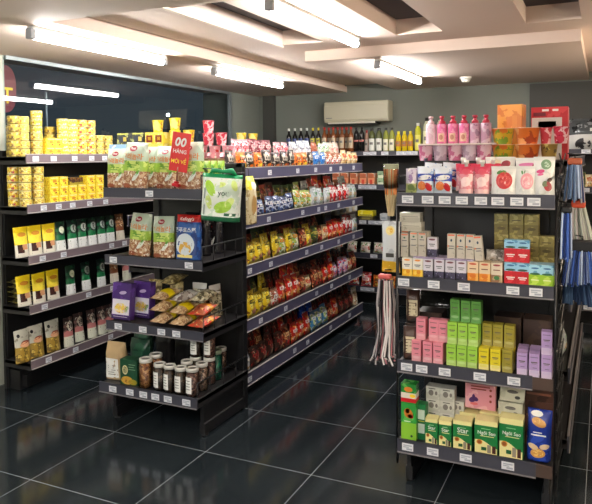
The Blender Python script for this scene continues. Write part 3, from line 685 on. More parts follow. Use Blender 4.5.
MB().txt(Pc, 'MỚI VỀ', 0, .130, .030, 0).build('lettering', mat('print_bright_yellow', (252, 222, 50), .4), s_)
b_, P_ = bag(.042, .16, .035, 'gusset', [(.3, 1), (1, 0)], 41, .003); b_.ell(P_, 0, .11, .013, .03, 2, 12, .3); b_.ell(P_, 0, .05, .012, .02, 3, 12)
gp = Proto(b_.build('snack_pack', [leafp, mat('film_pale_green', (206, 222, 170), .35), mat('print_leaf_green', 0), white]))
for k, px in enumerate((207.5, 214.5, 221.5)): disp(gp, 'slim light green pack right of the granola bags, %s of three' % ('left', 'middle', 'right')[k], 'pack', 'slim green packs on the cereal display', px, 3.24+.04*k, ET[0], 0, 0)
# white and green bag hung at the corner, and the tall yellow one behind it
bw = .21; b_, P_ = bag(bw, .245, .10, 'gusset', [(.10, 2), (.92, 0), (1, 1)], 43, .012); b_.txt(P_, 'you', .02, .135, .040, 3); b_.ell(P_, .02, .075, .05, .03, 4, 18, .3); b_.ell(P_, .055, .10, .03, .02, 5, 18, .9); b_.ell(P_, -.05, .17, .022, .045, 4, 16, .5); b_.ell(P_, -.055, .10, .016, .04, 5, 16, .2); b_.ell(P_, .075, .19, .014, .03, 5, 14, .4); b_.ell(P_, .0, .19, .03, .014, 5, 14, .2); b_.rec(P_, -.085, -.075, .03, .21, 6); b_.rec(P_, .03, .10, .03, .045, 2)
hb = Proto(empty('hanging_bag')); tb = b_.build('bag_body', [prn('film_white_green', (232, 240, 230), [((206, 224, 206), 12, .56, 'n')], .25), mat('film_emerald', (16, 138, 84), .3), mat('film_pine', (26, 96, 62), .3), mat('print_dark_green', (40, 70, 50), .4), mat('print_lime', (160, 206, 60), .35), mat('print_pale_lime', (206, 226, 130), .35), mat('print_silver_green', (140, 156, 146), .4)], hb.root)
kn = MB(); kn.tube([(-.07, -.0, .24), (-.055, -.005, .262), (0, 0, .258), (.05, -.004, .266), (.075, 0, .24)], [.006, .014, .009, .015, .006], 8); kn.tube([(0, .0, .255), (.0, .025, .285)], .003, 6); kn.build('gathered_top', mat('film_emerald', 0), hb.root)
bx = xx(220, 2.955, 1.33); bz = at_y(220, 222, 2.955).z+EYE
hb.put('white and green bag hung at the corner between cereal display and aisle rack', 'bag', None, (bx, 2.955, bz), .30, 0, R(4))
inv = (Matrix.Translation(hb.root.location) @ Matrix.Rotation(.30, 4, 'Z') @ Matrix.Rotation(R(4), 4, 'Y')).inverted()
MB().tube([inv @ Vector(q) for q in ((bx+.02, 2.957, bz+.255), (bx+.0, 2.97, 1.484), (EX1+.004, 3.0, 1.486), (EX1-.006, 3.03, 1.482), (EX1-.006, 3.06, 1.468))], .0035).build('hook', black, hb.root)
b_, P_ = bag(.115, .30, .07, 'gusset', [(.72, 1), (1, 0)], 45, .005); b_.ell(P_, 0, .12, .03, .06, 2, 14); b_.ell(P_, .01, .24, .03, .025, 3, 14)
yb = Proto(empty('noodle_bag')); (b_.build('bag_body', [prn('film_lemon', (226, 214, 40), [((246, 238, 110), 14, .5, 'n')], .3), prn('film_straw', (220, 204, 160), [((186, 160, 110), 24, .56, 'n'), ((240, 234, 210), 20, .6, 'n')], .3), mat('print_straw_dark', (190, 150, 90), .4), mat('print_white', 0)], yb.root))
MB().tube([(0, 0, .30), (0, .0, .345), (0, .06, .358), (0, .085, .355)], .003).build('hook', black, yb.root)
yb.put('tall yellow-topped bag leaning behind the hanging white and green bag', 'bag', None, (-2.0, 3.585, 1.125), R90)
# ---- cereal display, third shelf
b_, P_ = carton(.132, .215, .05, [(.10, 1), (1, 0)]); b_.rec(P_, -.06, .06, .028, .118, 2); b_.ell(P_, 0, .066, .045, .030, 3, 18); b_.ell(P_, -.006, .074, .032, .022, 4, 16); b_.ell(P_, .04, .06, .012, .025, 5, 12, -.5); b_.txt(P_, 'Muesli', .0, .155, .026, 6) if False else b_.ell(P_, .01, .158, .026, .010, 6, 14, .15); lines(b_, P_, 0, .017, .1, 1, 2)
purp = Proto(b_.build('food_carton', [prn('carton_purple', (70, 38, 112), [((92, 56, 140), 18, .55, 'n')], .35, 0), mat('carton_purple_dark', (52, 28, 86), .4), mat('print_lilac_white', (226, 222, 232), .4), prn('print_dish', (232, 176, 40), [((246, 220, 90), 50, .52, 'n'), ((190, 110, 30), 60, .62, 'n')], .4, 0), yel, mat('print_leaf_green', 0), mat('print_lilac', (190, 176, 206), .4)]))
g = 'purple boxes on the cereal display'
disp(purp, 'purple box with a yellow dish at the left end of the display\'s third shelf', 'box', g, 122.5, 3.06, ET[2], .05, -.10, .02)
disp(purp, 'purple box second from left, half behind the nut packs, display\'s third shelf', 'box', g, 143, 3.15, ET[2], -.05, -.10)
nuts = prn('nut_print', (178, 160, 106), [((120, 104, 60), 44, .5, 'n'), ((214, 200, 150), 50, .58, 'n'), ((90, 74, 40), 70, .66, 'n')])
pean = prn('peanut_print', (206, 176, 134), [((160, 120, 84), 44, .52, 'n'), ((230, 214, 180), 52, .6, 'n')])
clearf = clear('clear_film', (.93, .95, .93, 1), .06, .12)
def nutpack(nm, fill, strip, w_=.104, h_=.19, d_=.055, seed=0, band=(.52, .72)):
    b, P = bag(w_, h_, d_, 'pillow', [(band[0], 0), (band[1], 1), (1, 0)], seed, .006)
    return Proto(b.build('nut_pack', [fill, strip]))
npA = nutpack('a', nuts, nuts, seed=51); npB = nutpack('b', pean, mat('film_yellow', (238, 214, 20), .3), seed=53)
npC = nutpack('c', prn('mix_print', (170, 92, 60), [((206, 60, 40), 24, .52, 'n'), ((236, 190, 130), 34, .58, 'n'), ((110, 50, 36), 44, .63, 'n')]), prn('film_orange', (230, 132, 34), [((246, 190, 60), 22, .55, 'n')], .3), seed=55)
npD = nutpack('d', prn('pistachio_print', (190, 180, 146), [((96, 90, 66), 40, .52, 'n'), ((226, 220, 196), 46, .58, 'n')]), clear('clear_film', 0, 0, 0) if False else mat('film_grey_white', (206, 204, 198), .3), seed=57, band=(.82, 1))
npF = nutpack('f', pean, mat('film_yellow', 0), seed=58, band=(.30, .62))
npE = nutpack('e', prn('grey_mix_print', (176, 166, 156), [((120, 104, 96), 30, .52, 'n'), ((226, 222, 216), 30, .56, 'n')]), mat('film_grey_white', 0), seed=59)
z = ET[2]; g = 'nut packs piled on the cereal display'
LY_ = R(-84)
for pro, px, Y, dz, rz, rx, ry, d in [
    (npA, 155, 3.355, 0, .0, -.06, 0, 'green-beige nut pack standing at the back, left, third display shelf'), (npA, 176, 3.36, 0, .0, -.06, 0, 'green-beige nut pack standing at the back, middle, third display shelf'),
    (npD, 199, 3.365, 0, .0, -.06, 0, 'pale nut pack standing at the back, right, third display shelf'),
    (npB, 156.5, 3.02, 0, .02, LY_, 0, 'peanut pack at the bottom of the left pile, third display shelf'), (npB, 156, 3.035, .063, -.0, LY_, 0, 'peanut pack in the middle of the left pile, third display shelf'),
    (npF, 156.5, 3.06, .126, .0, LY_, 0, 'yellow-banded nut pack topping the left pile, third display shelf'),
    (npB, 175.5, 3.02, 0, -.03, LY_, 0, 'peanut pack at the bottom of the middle pile, third display shelf'), (npF, 175.5, 3.035, .062, .03, LY_, 0, 'yellow-banded nut pack on the middle pile, third display shelf'),
    (npE, 176.5, 3.07, .124, -.06, LY_, 0, 'grey-white nut pack topping the middle pile, third display shelf'),
    (npC, 194.5, 3.02, 0, -.02, LY_, 0, 'red and orange snack mix pack, lower of two at right, third display shelf'), (npC, 195, 3.04, .062, .08, LY_, 0, 'red and orange snack mix pack, upper of two at right, third display shelf'),
    (npD, 196.5, 3.085, .13, .05, LY_, 0, 'pistachio pack topping the right pile, third display shelf'), (npA, 166, 3.20, .187, .1, LY_, 0, 'green-beige nut pack lying across the left and middle piles, third display shelf'),
    (npD, 217, 3.36, 0, R(80), -.10, 0, 'clear pistachio pack facing the aisle at the third display shelf\'s right edge')]:
    disp(pro, d, 'nut pack', g, px, Y, z+dz, rz, rx, ry)
# ---- cereal display, bottom shelf
z = ET[3]
pbag = empty('paper_bag'); b_, P_ = bag(.125, .215, .08, 'gusset', [(1, 0)], 61, .007); b_.build('bag_body', mat('kraft_paper', (178, 152, 112), .7, var=.12, vscale=20), pbag)
lb = MB(); lb.rec(P_, -.05, .04, .01, .125, 0, 6); lb.txt(front(film(.125, .215, .08, 'gusset', 61, .007), .125, .215, .003), 'OATS', 0, .08, .02, 1) if False else lines(lb, front(film(.125, .215, .08, 'gusset', 61, .007), .125, .215, .003), -.005, .085, .05, 5, 1, .013, .004)
lb.build('label', [mat('print_white', 0), mat('print_grey', 0)], pbag)
disp(Proto(pbag), 'kraft paper bag with a white label at the display\'s bottom left', 'paper bag', None, 117, 3.03, z, .08)
b_, P_ = carton(.115, .145, .07, [(.22, 1), (1, 0)]); b_.ell(P_, -.022, .085, .019, .027, 2, 18); b_.ell(P_, -.022, .085, .014, .021, 0, 18); b_.ell(P_, -.01, .025, .04, .024, 3, 16); b_.ell(P_, .03, .018, .03, .016, 4, 14); lines(b_, P_, .025, .12, .045, 3, 5, .014, .004)
gb = Proto(b_.build('food_carton', [mat('carton_deep_green', (18, 66, 44), .4), mat('carton_deep_green_low', (30, 70, 40), .4), cream_, prn('print_nut_gold', (206, 160, 64), [((150, 100, 40), 70, .55, 'n')], .4, 0), mat('print_olive', 0), mat('print_sage', (130, 160, 130), .4)]))
disp(gb, 'dark green box with a cream oval beside the kraft bag, display\'s bottom shelf', 'box', None, 132, 2.99, z, .06)
b_, P_ = bag(.14, .20, .07, 'gusset', [(1, 0)], 63, .006); b_.rec(P_, -.04, .04, .08, .13, 1)
dg = Proto(b_.build('food_bag', [prn('film_forest', (18, 58, 42), [((30, 80, 56), 20, .56, 'n')], .35), mat('film_forest_label', (40, 84, 62), .4)]))
disp(dg, 'dark green bag at the back left of the display\'s bottom shelf', 'bag', 'dark bags behind the jars', 144, 3.38, z, 0); disp(dg, 'dark green bag behind the first jar, display\'s bottom shelf', 'bag', 'dark bags behind the jars', 141, 3.19, z, 0)
b_, P_ = bag(.13, .20, .08, 'gusset', [(1, 0)], 65, .006)
kb = Proto(b_.build('food_bag', [prn('film_coal', (20, 19, 20), [((70, 60, 50), 60, .66, 'n')], .3)]))
for k, (px, Y) in enumerate(((166, 3.40), (185, 3.40), (203, 3.40))): disp(kb, 'black bag behind the jars, %s from left, display\'s bottom shelf' % ORD[k+1], 'bag', 'dark bags behind the jars', px, Y, z, 0)
glass = clear('jar_plastic', (.97, .98, .97, 1), .05, .06)
def jar(nm, fill, r=.036, h=.150, lab=True, lidc=('jar_lid_silver', (228, 226, 218))):
    t = empty('jar')
    MB().lathe([(r-.006, .003), (r-.003, .012), (r-.003, h*.80), (.004, h*.82)], 20).build('contents', fill, t)
    MB().lathe([(r-.004, 0), (r, .006), (r, h*.84), (r*.86, h*.90), (r*.86, h*.93)], 20).build('jar_body', glass, t)
    l = MB(); l.lathe([(r*.93, h*.87), (r*.95, h*.875), (r*.95, h*.985), (r*.90, h), (r*.70, h), (r*.68, h-.006), (.001, h-.006)], 24); l.build('lid', mat(lidc[0], lidc[1], .3, .35), t)
    MB().lathe([(r*.66, h-.0055), (r*.60, h-.005), (.001, h-.005)], 20).build('lid_disc', mat('jar_lid_dark', (60, 56, 52), .35), t)
    if lab:
        q = MB(); vs = []; n = 8
        for zz in (h*.12, h*.70):
            for k in range(n+1):
                a = -math.pi/2-.75+1.15*k/n; vs.append(((r+.0012)*math.cos(a), (r+.0012)*math.sin(a), zz))
        q.add(vs, [(k, k+1, n+2+k, n+1+k) for k in range(n)], 0, True)
        for j in range(4):
            vs = []
            for zz in (h*(.56-.1*j), h*(.585-.1*j)):
                for k in range(5):
                    a = -math.pi/2-.55+.7*k/4; vs.append(((r+.0018)*math.cos(a), (r+.0018)*math.sin(a), zz))
            q.add(vs, [(k, k+1, 6+k, 5+k) for k in range(4)], 1)
        q.build('label', [mat('print_white', 0), mat('print_grey', 0)], t)
    return Proto(t)
j1 = jar('cereal', prn('jar_granola', (150, 92, 52), [((206, 150, 90), 55, .52, 'n'), ((90, 46, 26), 60, .58, 'n')]), .040, .165, False)
j2 = jar('seed', prn('jar_beans', (54, 38, 30), [((110, 84, 62), 70, .56, 'n')])); j3 = jar('berry', prn('jar_seeds', (98, 60, 54), [((160, 120, 104), 80, .52, 'n'), ((50, 26, 24), 70, .58, 'n')]), .036, .155)
j4 = jar('mix', prn('jar_mixed', (110, 80, 66), [((190, 160, 140), 80, .52, 'n'), ((50, 34, 30), 70, .56, 'n')]), .036, .155, False)
j5 = jar('green', prn('jar_teal', (20, 96, 76), [((30, 130, 100), 40, .55, 'n')]), .038, .175, False, ('jar_lid_sage', (150, 166, 140)))
g = 'jars on the display\'s bottom shelf'
for pro, px, Y, dz, d in [(j1, 146, 2.975, 0, 'jar of brown granola beside the dark green box, no label'), (j1, 156, 3.07, 0, 'jar of brown granola in the second row of the bottom display shelf'),
    (j2, 160, 2.975, 0, 'white-labelled jar, second in front from the left, bottom display shelf'), (j2, 170, 2.97, 0, 'white-labelled jar, third in front from the left, bottom display shelf'),
    (j2, 181, 2.968, 0, 'white-labelled jar, fourth in front from the left, bottom display shelf'), (j3, 192.5, 2.968, 0, 'white-labelled jar of reddish seeds at the display\'s front right corner'),
    (j4, 202, 3.065, 0, 'unlabelled jar of mixed seeds on the display\'s right edge'), (j2, 187, 3.075, 0, 'dark jar in the second row behind the reddish seeds, bottom display shelf'),
    (j5, 216, 3.25, 0, 'jar of green contents at the back of the display\'s right edge'), (j2, 196, 3.16, .0, 'jar under the raised white-labelled one, bottom display shelf'), (j3, 209.5, 3.17, 0, 'jar under the raised reddish one, bottom display shelf'),
    (j2, 196, 3.16, .152, 'white-labelled jar stacked on another at the back of the bottom display shelf'), (j3, 209.5, 3.17, .157, 'reddish seed jar stacked on another at the back of the bottom display shelf'), (j4, 221, 3.36, .0, 'mixed seed jar behind the green one, bottom display shelf')]:
    disp(pro, d, 'jar', g, px, Y, z+dz, .25 if dz else random.uniform(-.1, .2))

# ================================================================== snack bags down the aisle rack
SN = {}
def snack(nm, base, blobs, w_=.125, h_=.165, d_=.05, emb=None, text=False, kind='pillow'):
    seed = len(SN)*1.7+71
    w_ = min(w_, .112); b, P = bag(w_, h_, d_, kind, [(.10, 1), (.9, 0), (1, 1)], seed, .004)
    mats = [prn('snack_'+nm, base, [(q[0], q[1]*1.9, q[2]-.015, q[3]) for q in blobs]+[(tuple(int(v*.45) for v in base), 60, .62, 'n')], .28), mat('seal_'+nm, tuple(min(255, int(v*.8+30)) for v in base), .3, .2)]
    if emb:
        for k, (a, c, ra, rb, rgb, rot) in enumerate(emb):
            m_ = mat('snack_ink_%d_%d_%d' % rgb, rgb, .35)
            if k == 0:                                          # brand banner with strokes of lettering
                b.rec(P, (a-ra*1.2)*w_, (a+ra*1.2)*w_, (c-rb*.55)*h_, (c+rb*.55)*h_, 2, 4, rot*.02)
                for q in range(4): b.rec(P, (a-ra*.95+q*ra*.5)*w_, (a-ra*.95+q*ra*.5+ra*.30)*w_, (c-rb*.32)*h_, (c+rb*.34)*h_, 1, 2, rot*.02)
            else: b.ell(P, (a+.12)*w_, (c-.08)*h_, ra*w_*.85, rb*h_*.9, 2+k, 14, rot)
            mats.append(m_)
    SN[nm] = Proto(b.build('snack_bag', mats)); return SN[nm]
W_, K_, Y_, O_, R_, B_, G_, P_k, Br = (238, 236, 230), (28, 26, 28), (246, 214, 40), (232, 124, 36), (204, 36, 40), (40, 90, 180), (60, 140, 60), (226, 130, 150), (130, 70, 40)
snack('orange', (226, 112, 34), [((246, 190, 90), 16, .56, 'n'), (K_, 22, .62, 'n')], .115, .125, .045, [(0, .60, .30, .16, K_, .2), (.05, .60, .20, .10, W_, .2), (0, .28, .3, .14, Y_, 0)])
snack('black', (34, 28, 28), [((206, 196, 180), 22, .58, 'n'), ((196, 60, 40), 20, .64, 'n')], .115, .125, .045, [(0, .55, .32, .22, (190, 180, 166), 0), (0, .52, .2, .12, K_, .4), (0, .25, .3, .10, O_, 0)])
snack('blue', (60, 130, 206), [(W_, 14, .58, 'n'), ((30, 70, 160), 18, .60, 'n')], .125, .125, .045, [(0, .6, .34, .18, W_, .1), (0, .62, .2, .1, (30, 80, 180), .1)])
snack('brown_white', (160, 96, 60), [(W_, 18, .54, 'n'), (R_, 22, .62, 'n')], .12, .125, .045, [(0, .55, .30, .2, W_, .3), (0, .5, .2, .12, (180, 50, 44), 0)])
snack('cream', (222, 200, 150), [((190, 110, 60), 22, .58, 'n'), (W_, 18, .6, 'n')], .12, .13, .045, [(0, .6, .3, .15, R_, .1), (0, .3, .3, .15, (200, 150, 80), 0)])
snack('pink', (230, 110, 124), [(W_, 18, .56, 'n'), (R_, 18, .6, 'n')], .12, .13, .045, [(0, .6, .3, .15, W_, 0)])
snack('navy', (34, 48, 92), [((206, 214, 226), 26, .54, 'n'), ((90, 110, 160), 20, .6, 'n')], .10, .125, .05, [(0, .6, .34, .16, W_, .2), (0, .32, .2, .1, (90, 120, 180), 0)])
snack('lime', (168, 190, 90), [((226, 150, 50), 18, .58, 'n'), (W_, 22, .58, 'n'), (G_, 24, .63, 'n')], .125, .155, .05, [(0, .66, .3, .13, O_, .1), (0, .35, .3, .18, (226, 226, 190), 0)])
snack('white', (222, 226, 224), [((120, 170, 110), 16, .6, 'n'), ((190, 196, 200), 20, .55, 'n')], .13, .155, .05, [(0, .35, .28, .15, (206, 170, 100), .1), (0, .7, .28, .08, (90, 150, 90), 0)])
snack('red_white', (206, 40, 40), [(W_, 16, .54, 'n'), (K_, 24, .64, 'n')], .125, .165, .05, [(0, .62, .34, .15, W_, .3), (0, .6, .22, .07, R_, .3)])
snack('yellow', (240, 206, 40), [((250, 236, 120), 16, .56, 'n'), ((120, 80, 30), 26, .63, 'n')], .125, .165, .05, [(0, .6, .28, .13, K_, .2), (0, .3, .3, .14, (206, 140, 110), 0)])
snack('green_dark', (54, 84, 46), [((190, 180, 80), 20, .58, 'n'), ((110, 60, 40), 22, .6, 'n')], .12, .155, .05, [(0, .6, .3, .15, (210, 190, 90), .2)])
snack('rust', (158, 62, 40), [((222, 170, 110), 20, .55, 'n'), ((70, 30, 24), 22, .58, 'n')], .12, .155, .05, [(0, .58, .3, .16, (226, 190, 130), .1), (0, .3, .3, .1, R_, 0)])
snack('choco', (60, 38, 32), [((190, 150, 120), 24, .60, 'n'), ((140, 40, 36), 20, .6, 'n')], .12, .155, .05, [(0, .58, .3, .13, (170, 44, 40), .1), (0, .3, .26, .12, (170, 140, 110), 0)])
snack('red', (212, 44, 34), [((240, 150, 60), 18, .57, 'n'), ((250, 220, 190), 24, .62, 'n')], .13, .165, .05, [(0, .62, .3, .13, W_, .15), (0, .32, .3, .16, (222, 160, 70), 0)])
snack('blue_green', (70, 140, 190), [((206, 226, 120), 16, .55, 'n'), (W_, 20, .6, 'n')], .13, .165, .05, [(0, .65, .3, .13, W_, 0), (0, .3, .3, .15, (150, 190, 70), 0)])
snack('white_blue', (216, 218, 222), [((36, 52, 120), 16, .60, 'n'), ((170, 172, 180), 14, .55, 'n')], .115, .17, .06, [(0, .55, .38, .18, (34, 44, 110), .1), (0, .56, .22, .08, W_, .1), (.05, .2, .2, .08, (206, 160, 80), 0)])
snack('royal_blue', (30, 74, 190), [((60, 110, 220), 16, .56, 'n'), (W_, 22, .66, 'n')], .115, .165, .06, [(0, .6, .3, .12, W_, 0)])
snack('beige', (206, 192, 156), [((150, 120, 80), 24, .57, 'n'), (W_, 18, .58, 'n')], .13, .18, .06, [(0, .58, .26, .14, (120, 84, 60), 0)], kind='stand')
snack('pink_blue', (226, 190, 206), [((60, 90, 170), 20, .58, 'n'), ((214, 60, 80), 18, .56, 'n')], .12, .15, .045, [(0, .6, .3, .14, W_, .1)])
DESC = dict(orange='orange and black', black='black and grey', blue='light blue and white', brown_white='brown and white', cream='cream and red', pink='pink and white', navy='navy and silver', lime='lime and orange',
            white='white', red_white='red and white', yellow='yellow', green_dark='dark green', rust='rust brown', choco='dark brown', red='bright red', blue_green='blue and lime', white_blue='white and navy', royal_blue='royal blue', beige='beige', pink_blue='pink and blue')
def row(shelf, z, X, specs, y0, gap, zoff=0, rank='front', lean=-.12, jitz=.006, faces=R90, sz=1):
    """specs: list of styles from the near end on; equal spacing"""
    y = y0
    for k, nm in enumerate(specs):
        if nm:
            SN[nm].put('%s snack bag, %s from near end, %s row, aisle rack\'s %s shelf' % (DESC[nm], ORD[k+1], rank, shelf), 'snack bag', 'snack bags on the aisle rack\'s %s shelf' % shelf,
                       (X+random.uniform(-.008, .008), y, z+zoff+.001), faces+random.uniform(-.10, .10), lean+random.uniform(-.08, .05), random.uniform(-.03, .03), sz*random.uniform(.86, 1.10))
        y += gap
X0 = MX-.05
row('top', MT[0], X0, 'black orange black orange black black black black orange orange black blue blue brown_white brown_white brown_white cream cream cream'.split(), 3.56, .124, 0, 'front', -.05)
row('second', MT[1], X0, 'pink pink pink navy navy navy navy navy lime lime lime white white white red_white red_white red_white red_white white white'.split(), 3.60, .117, 0, 'front')
row('third', MT[2], X0, 'rust cream yellow yellow yellow yellow lime yellow lime rust yellow green_dark rust cream red red red red_white red_white white'.split(), 3.57, .118, 0, 'front')
row('fourth', MT[3], X0, 'yellow yellow yellow yellow yellow brown_white red red red rust cream rust rust red red pink_blue pink_blue pink_blue cream rust'.split(), 3.565, .118, 0, 'front')
row('bottom', MT[4], X0, 'white_blue white_blue choco choco choco choco rust red red red blue_green blue_green blue_green rust red choco choco choco beige'.split(), 3.585, .124, 0, 'front')
X1 = X0-.095
row('second', MT[1], X1, 'choco choco rust choco green_dark rust choco green_dark green_dark green_dark lime white rust red red red red_white brown_white white white'.split(), 3.60, .117, 0, 'rear', -.08, sz=1.36)
row('third', MT[2], X1, 'choco choco green_dark rust green_dark green_dark choco choco rust rust green_dark choco choco rust'.split(), 3.57, .118, 0, 'rear', -.08, sz=1.34)
row('fourth', MT[3], X1, 'choco green_dark choco choco green_dark yellow choco choco red red rust choco choco rust choco choco red choco choco choco'.split(), 3.56, .118, 0, 'rear', -.08, sz=1.34)
row('bottom', MT[4], X1, 'choco white_blue choco choco rust choco choco red choco choco royal_blue royal_blue choco choco choco choco choco choco choco'.split(), 3.585, .124, 0, 'rear', -.08, sz=1.36)
# jars with red lids far along the third shelf
def cupjar(nm, bodyc, lidc, r=.042, h=.085):
    t = empty('preserve_jar'); MB().lathe([(r-.006, 0), (r, .005), (r, h*.72), (r*.9, h*.78)], 18).build('jar_body', bodyc, t)
    MB().lathe([(r*.94, h*.76), (r*.97, h*.78), (r*.97, h*.98), (r*.9, h), (.001, h)], 18).build('lid', lidc, t)
    b = MB(); vs = []; n = 8
    for zz in (h*.14, h*.62):
        for k in range(n+1):
            a = -math.pi/2-.8+1.6*k/n; vs.append(((r+.001)*math.cos(a), (r+.001)*math.sin(a), zz))
    b.add(vs, [(k, k+1, n+2+k, n+1+k) for k in range(n)], 0, True); b.build('label', mat('print_white', 0), t)
    return Proto(t)
pj = cupjar('red', mat('jar_cream_body', (226, 214, 180), .3), mat('lid_red', (190, 26, 40), .3))
# ---- upper pile on the aisle rack: loose packs behind the front row, cups and boxes near the display
zt = MT[0]
b_, P_ = bag(.13, .15, .05, 'pillow', [(1, 0)], 91, .006)
PN = [0]
def pile(nm, y0, n, gap, tiers, X, where, skip=False):
    for t in range(tiers):
        for k in range(n-t):
            if skip and t and not k: continue
            SN[nm].put('%s snack bag %s, %s in %s layer' % (DESC[nm], where, ORD[k+1], ('lower', 'middle', 'top')[t]), 'snack bag', 'snack bags heaped on top of the aisle rack',
                       (X+random.uniform(-.01, .01), y0+k*gap+t*gap*.5, zt+t*.064), R90+random.uniform(-.05, .05), R(-86)+random.uniform(-.03, .03))
snack('maroon', (120, 34, 52), [((226, 150, 160), 16, .57, 'n'), (W_, 22, .62, 'n')], .118, .16, .05, [(0, .6, .3, .14, (230, 190, 190), .2)])
snack('rose', (232, 176, 190), [((196, 40, 56), 16, .58, 'n'), (W_, 18, .56, 'n'), (K_, 30, .68, 'n')], .118, .16, .05, [(0, .55, .32, .14, R_, .3)])
snack('white_grey', (226, 226, 228), [((170, 176, 190), 16, .56, 'n'), ((50, 60, 110), 22, .66, 'n')], .14, .17, .06, [(0, .5, .3, .06, (60, 60, 70), .6)])
snack('terracotta', (156, 84, 62), [((186, 120, 90), 18, .56, 'n')], .16, .17, .06, [(0, .55, .25, .1, (190, 140, 110), 0)])
snack('mint', (196, 210, 190), [((110, 160, 110), 14, .58, 'n'), (W_, 18, .56, 'n')], .15, .17, .05, [(0, .3, .3, .18, (130, 170, 120), 0)])
snack('blush', (230, 214, 200), [((214, 120, 110), 20, .57, 'n')], .13, .17, .05, [(0, .5, .3, .1, (214, 110, 110), 0)])
DESC.update(maroon='maroon and pink', rose='pale pink and red', white_grey='white and grey', terracotta='terracotta', mint='pale green', blush='blush pink')
Xp = MX-.16
pile('rose', 3.79, 3, .135, 2, MX-.30, 'in the rack\'s rear top heap')
def stand_up(nm, ys, X, dz=.0765):
    for k, y in enumerate(ys):
        SN[nm].put('%s snack bag raised on a case, rack\'s top, %s from near end' % (DESC[nm], ORD[k+1]), 'snack bag', 'snack bags heaped on top of the aisle rack', (X, y, zt+dz), R90+random.uniform(-.05, .05), -.06-.1*random.random(), random.uniform(-.04, .04), random.uniform(.70, .84))
stand_up('rose', (3.87, 3.985, 4.50, 4.615), MX-.19); stand_up('maroon', (4.10, 4.215, 4.33), MX-.19)
stand_up('white_grey', (4.79, 4.92, 5.05), MX-.19); stand_up('terracotta', (5.20,), MX-.19); stand_up('mint', (5.35, 5.47), MX-.19); stand_up('blush', (5.59, 5.71), MX-.19)
# plinth boxes under the raised packs, boxes of noodles and cups at the near end
def plainbox(nm, w_, h_, d_, base, cells, name='carton'):
    b, P = carton(w_, h_, d_, [(1, 0)]); mats = [prn('box_'+nm, base[0], base[1], .35, 0)]
    for k, (a0, a1, c0, c1, rgb) in enumerate(cells):
        bar(b, P, a0*w_, a1*w_, c0*h_, c1*h_, k+1); mats.append(mat('box_ink_%d_%d_%d' % rgb, rgb, .4))
    return Proto(b.build(name, mats))
under = plainbox('brown_case', .30, .075, .14, ((150, 120, 88), [((120, 92, 66), 14, .55, 'n')]), [(-.3, .3, .3, .7, (190, 160, 120))])
for k, y in enumerate((3.66, 3.97, 4.28, 4.585, 4.89, 5.22, 5.56)): under.put('brown cardboard case under raised packs on the aisle rack\'s top, %s from near end' % ORD[k+1], 'box', 'cases on top of the aisle rack', (MX-.19, y, zt), R90)
nb1 = plainbox('noodle_green', .09, .075, .1, ((70, 76, 60), [((190, 196, 130), 26, .58, 'n'), ((40, 44, 60), 24, .55, 'n')]), [(-.46, .46, .86, .97, (206, 216, 110)), (-.3, .1, .2, .7, (50, 60, 80)), (.1, .4, .25, .65, (210, 190, 90))])
nb2 = plainbox('noodle_red', .07, .075, .1, ((226, 206, 70), [((250, 236, 160), 22, .56, 'n')]), [(-.36, .36, .12, .74, (120, 34, 26)), (-.16, .2, .3, .6, (240, 200, 60)), (-.46, .46, .86, .97, (206, 216, 110))])
nb3 = plainbox('noodle_blue', .14, .075, .1, ((150, 190, 226), [((226, 236, 246), 12, .56, 'n')]), [(-.02, .34, .2, .62, (40, 90, 190)), (-.44, -.24, .2, .6, (70, 90, 120))])
def topput(pro, desc, cat, grp, px, Y, dz, rz=0): return pro.put(desc, cat, grp, (xx(px, Y, zt+dz+.03), Y, zt+dz+.0005), rz)
g = 'noodle boxes on top of the aisle rack'
Yb = 3.60
nbase = plainbox('noodle_case', .20, .10, .13, ((196, 180, 150), [((170, 150, 118), 14, .55, 'n')]), [(-.3, .3, .3, .7, (206, 150, 60))])
for k, px in enumerate((131, 159, 187)): topput(nbase, 'buff case on top of the aisle rack behind the granola bags, %s from left' % ORD[k+1], 'box', g, px, Yb+.02, 0)
topput(nb3, 'light blue noodle box above the leftmost granola bags', 'box', g, 122, Yb, .1)
for lv in (0, 1):
    dz = .1+lv*.0758
    for k, (px, pr_) in enumerate(((138 if lv == 0 else 129, nb1), (142 if lv else 146, nb2 if lv == 0 else nb1), (154 if lv else 154.5, nb2), (163, nb2))):
        if lv == 1 and k == 0 : topput(nb1, 'dark green noodle box in the upper layer, left end, above the blue box', 'box', g, 127, Yb+.01, dz); continue
        topput(pr_, 'noodle box with a lime edge, %s layer, %s from left, above the granola bags' % (('lower', 'upper')[lv], ORD[k+1]), 'box', g, px, Yb, dz)
def cup(nm, base, blobs, lidc, r=.038, h=.08, name='noodle_cup'):
    t = empty(name); MB().lathe([(r*.74, 0), (r*.76, .003), (r*.97, h*.94), (r, h*.955), (r, h*.985), (r*.97, h)], 22).build('cup_body', prn('cup_'+nm, base, blobs, .35, 0), t)
    MB().lathe([(r*1.01, h*.97), (r*1.02, h*.985), (r*.98, h*1.005), (.001, h*1.005)], 22).build('lid', lidc, t); return Proto(t)
cy = cup('yellow', (240, 214, 40), [((190, 140, 60), 20, .60, 'n'), ((252, 240, 150), 18, .57, 'n')], mat('lid_yellow', (246, 226, 70), .35))
cr = cup('red', (206, 52, 78), [((244, 206, 210), 40, .54, 'n'), ((150, 24, 44), 30, .6, 'n')], mat('lid_rose', (214, 80, 96), .35)); cp = cup('pink', (230, 160, 176), [(W_, 18, .56, 'n'), (R_, 22, .6, 'n')], mat('lid_pink', (236, 200, 206), .35))
g = 'noodle cups on top of the aisle rack'
topput(cy, 'yellow noodle cup left of the sign, on the noodle boxes', 'cup', g, 158, Yb, .2515)
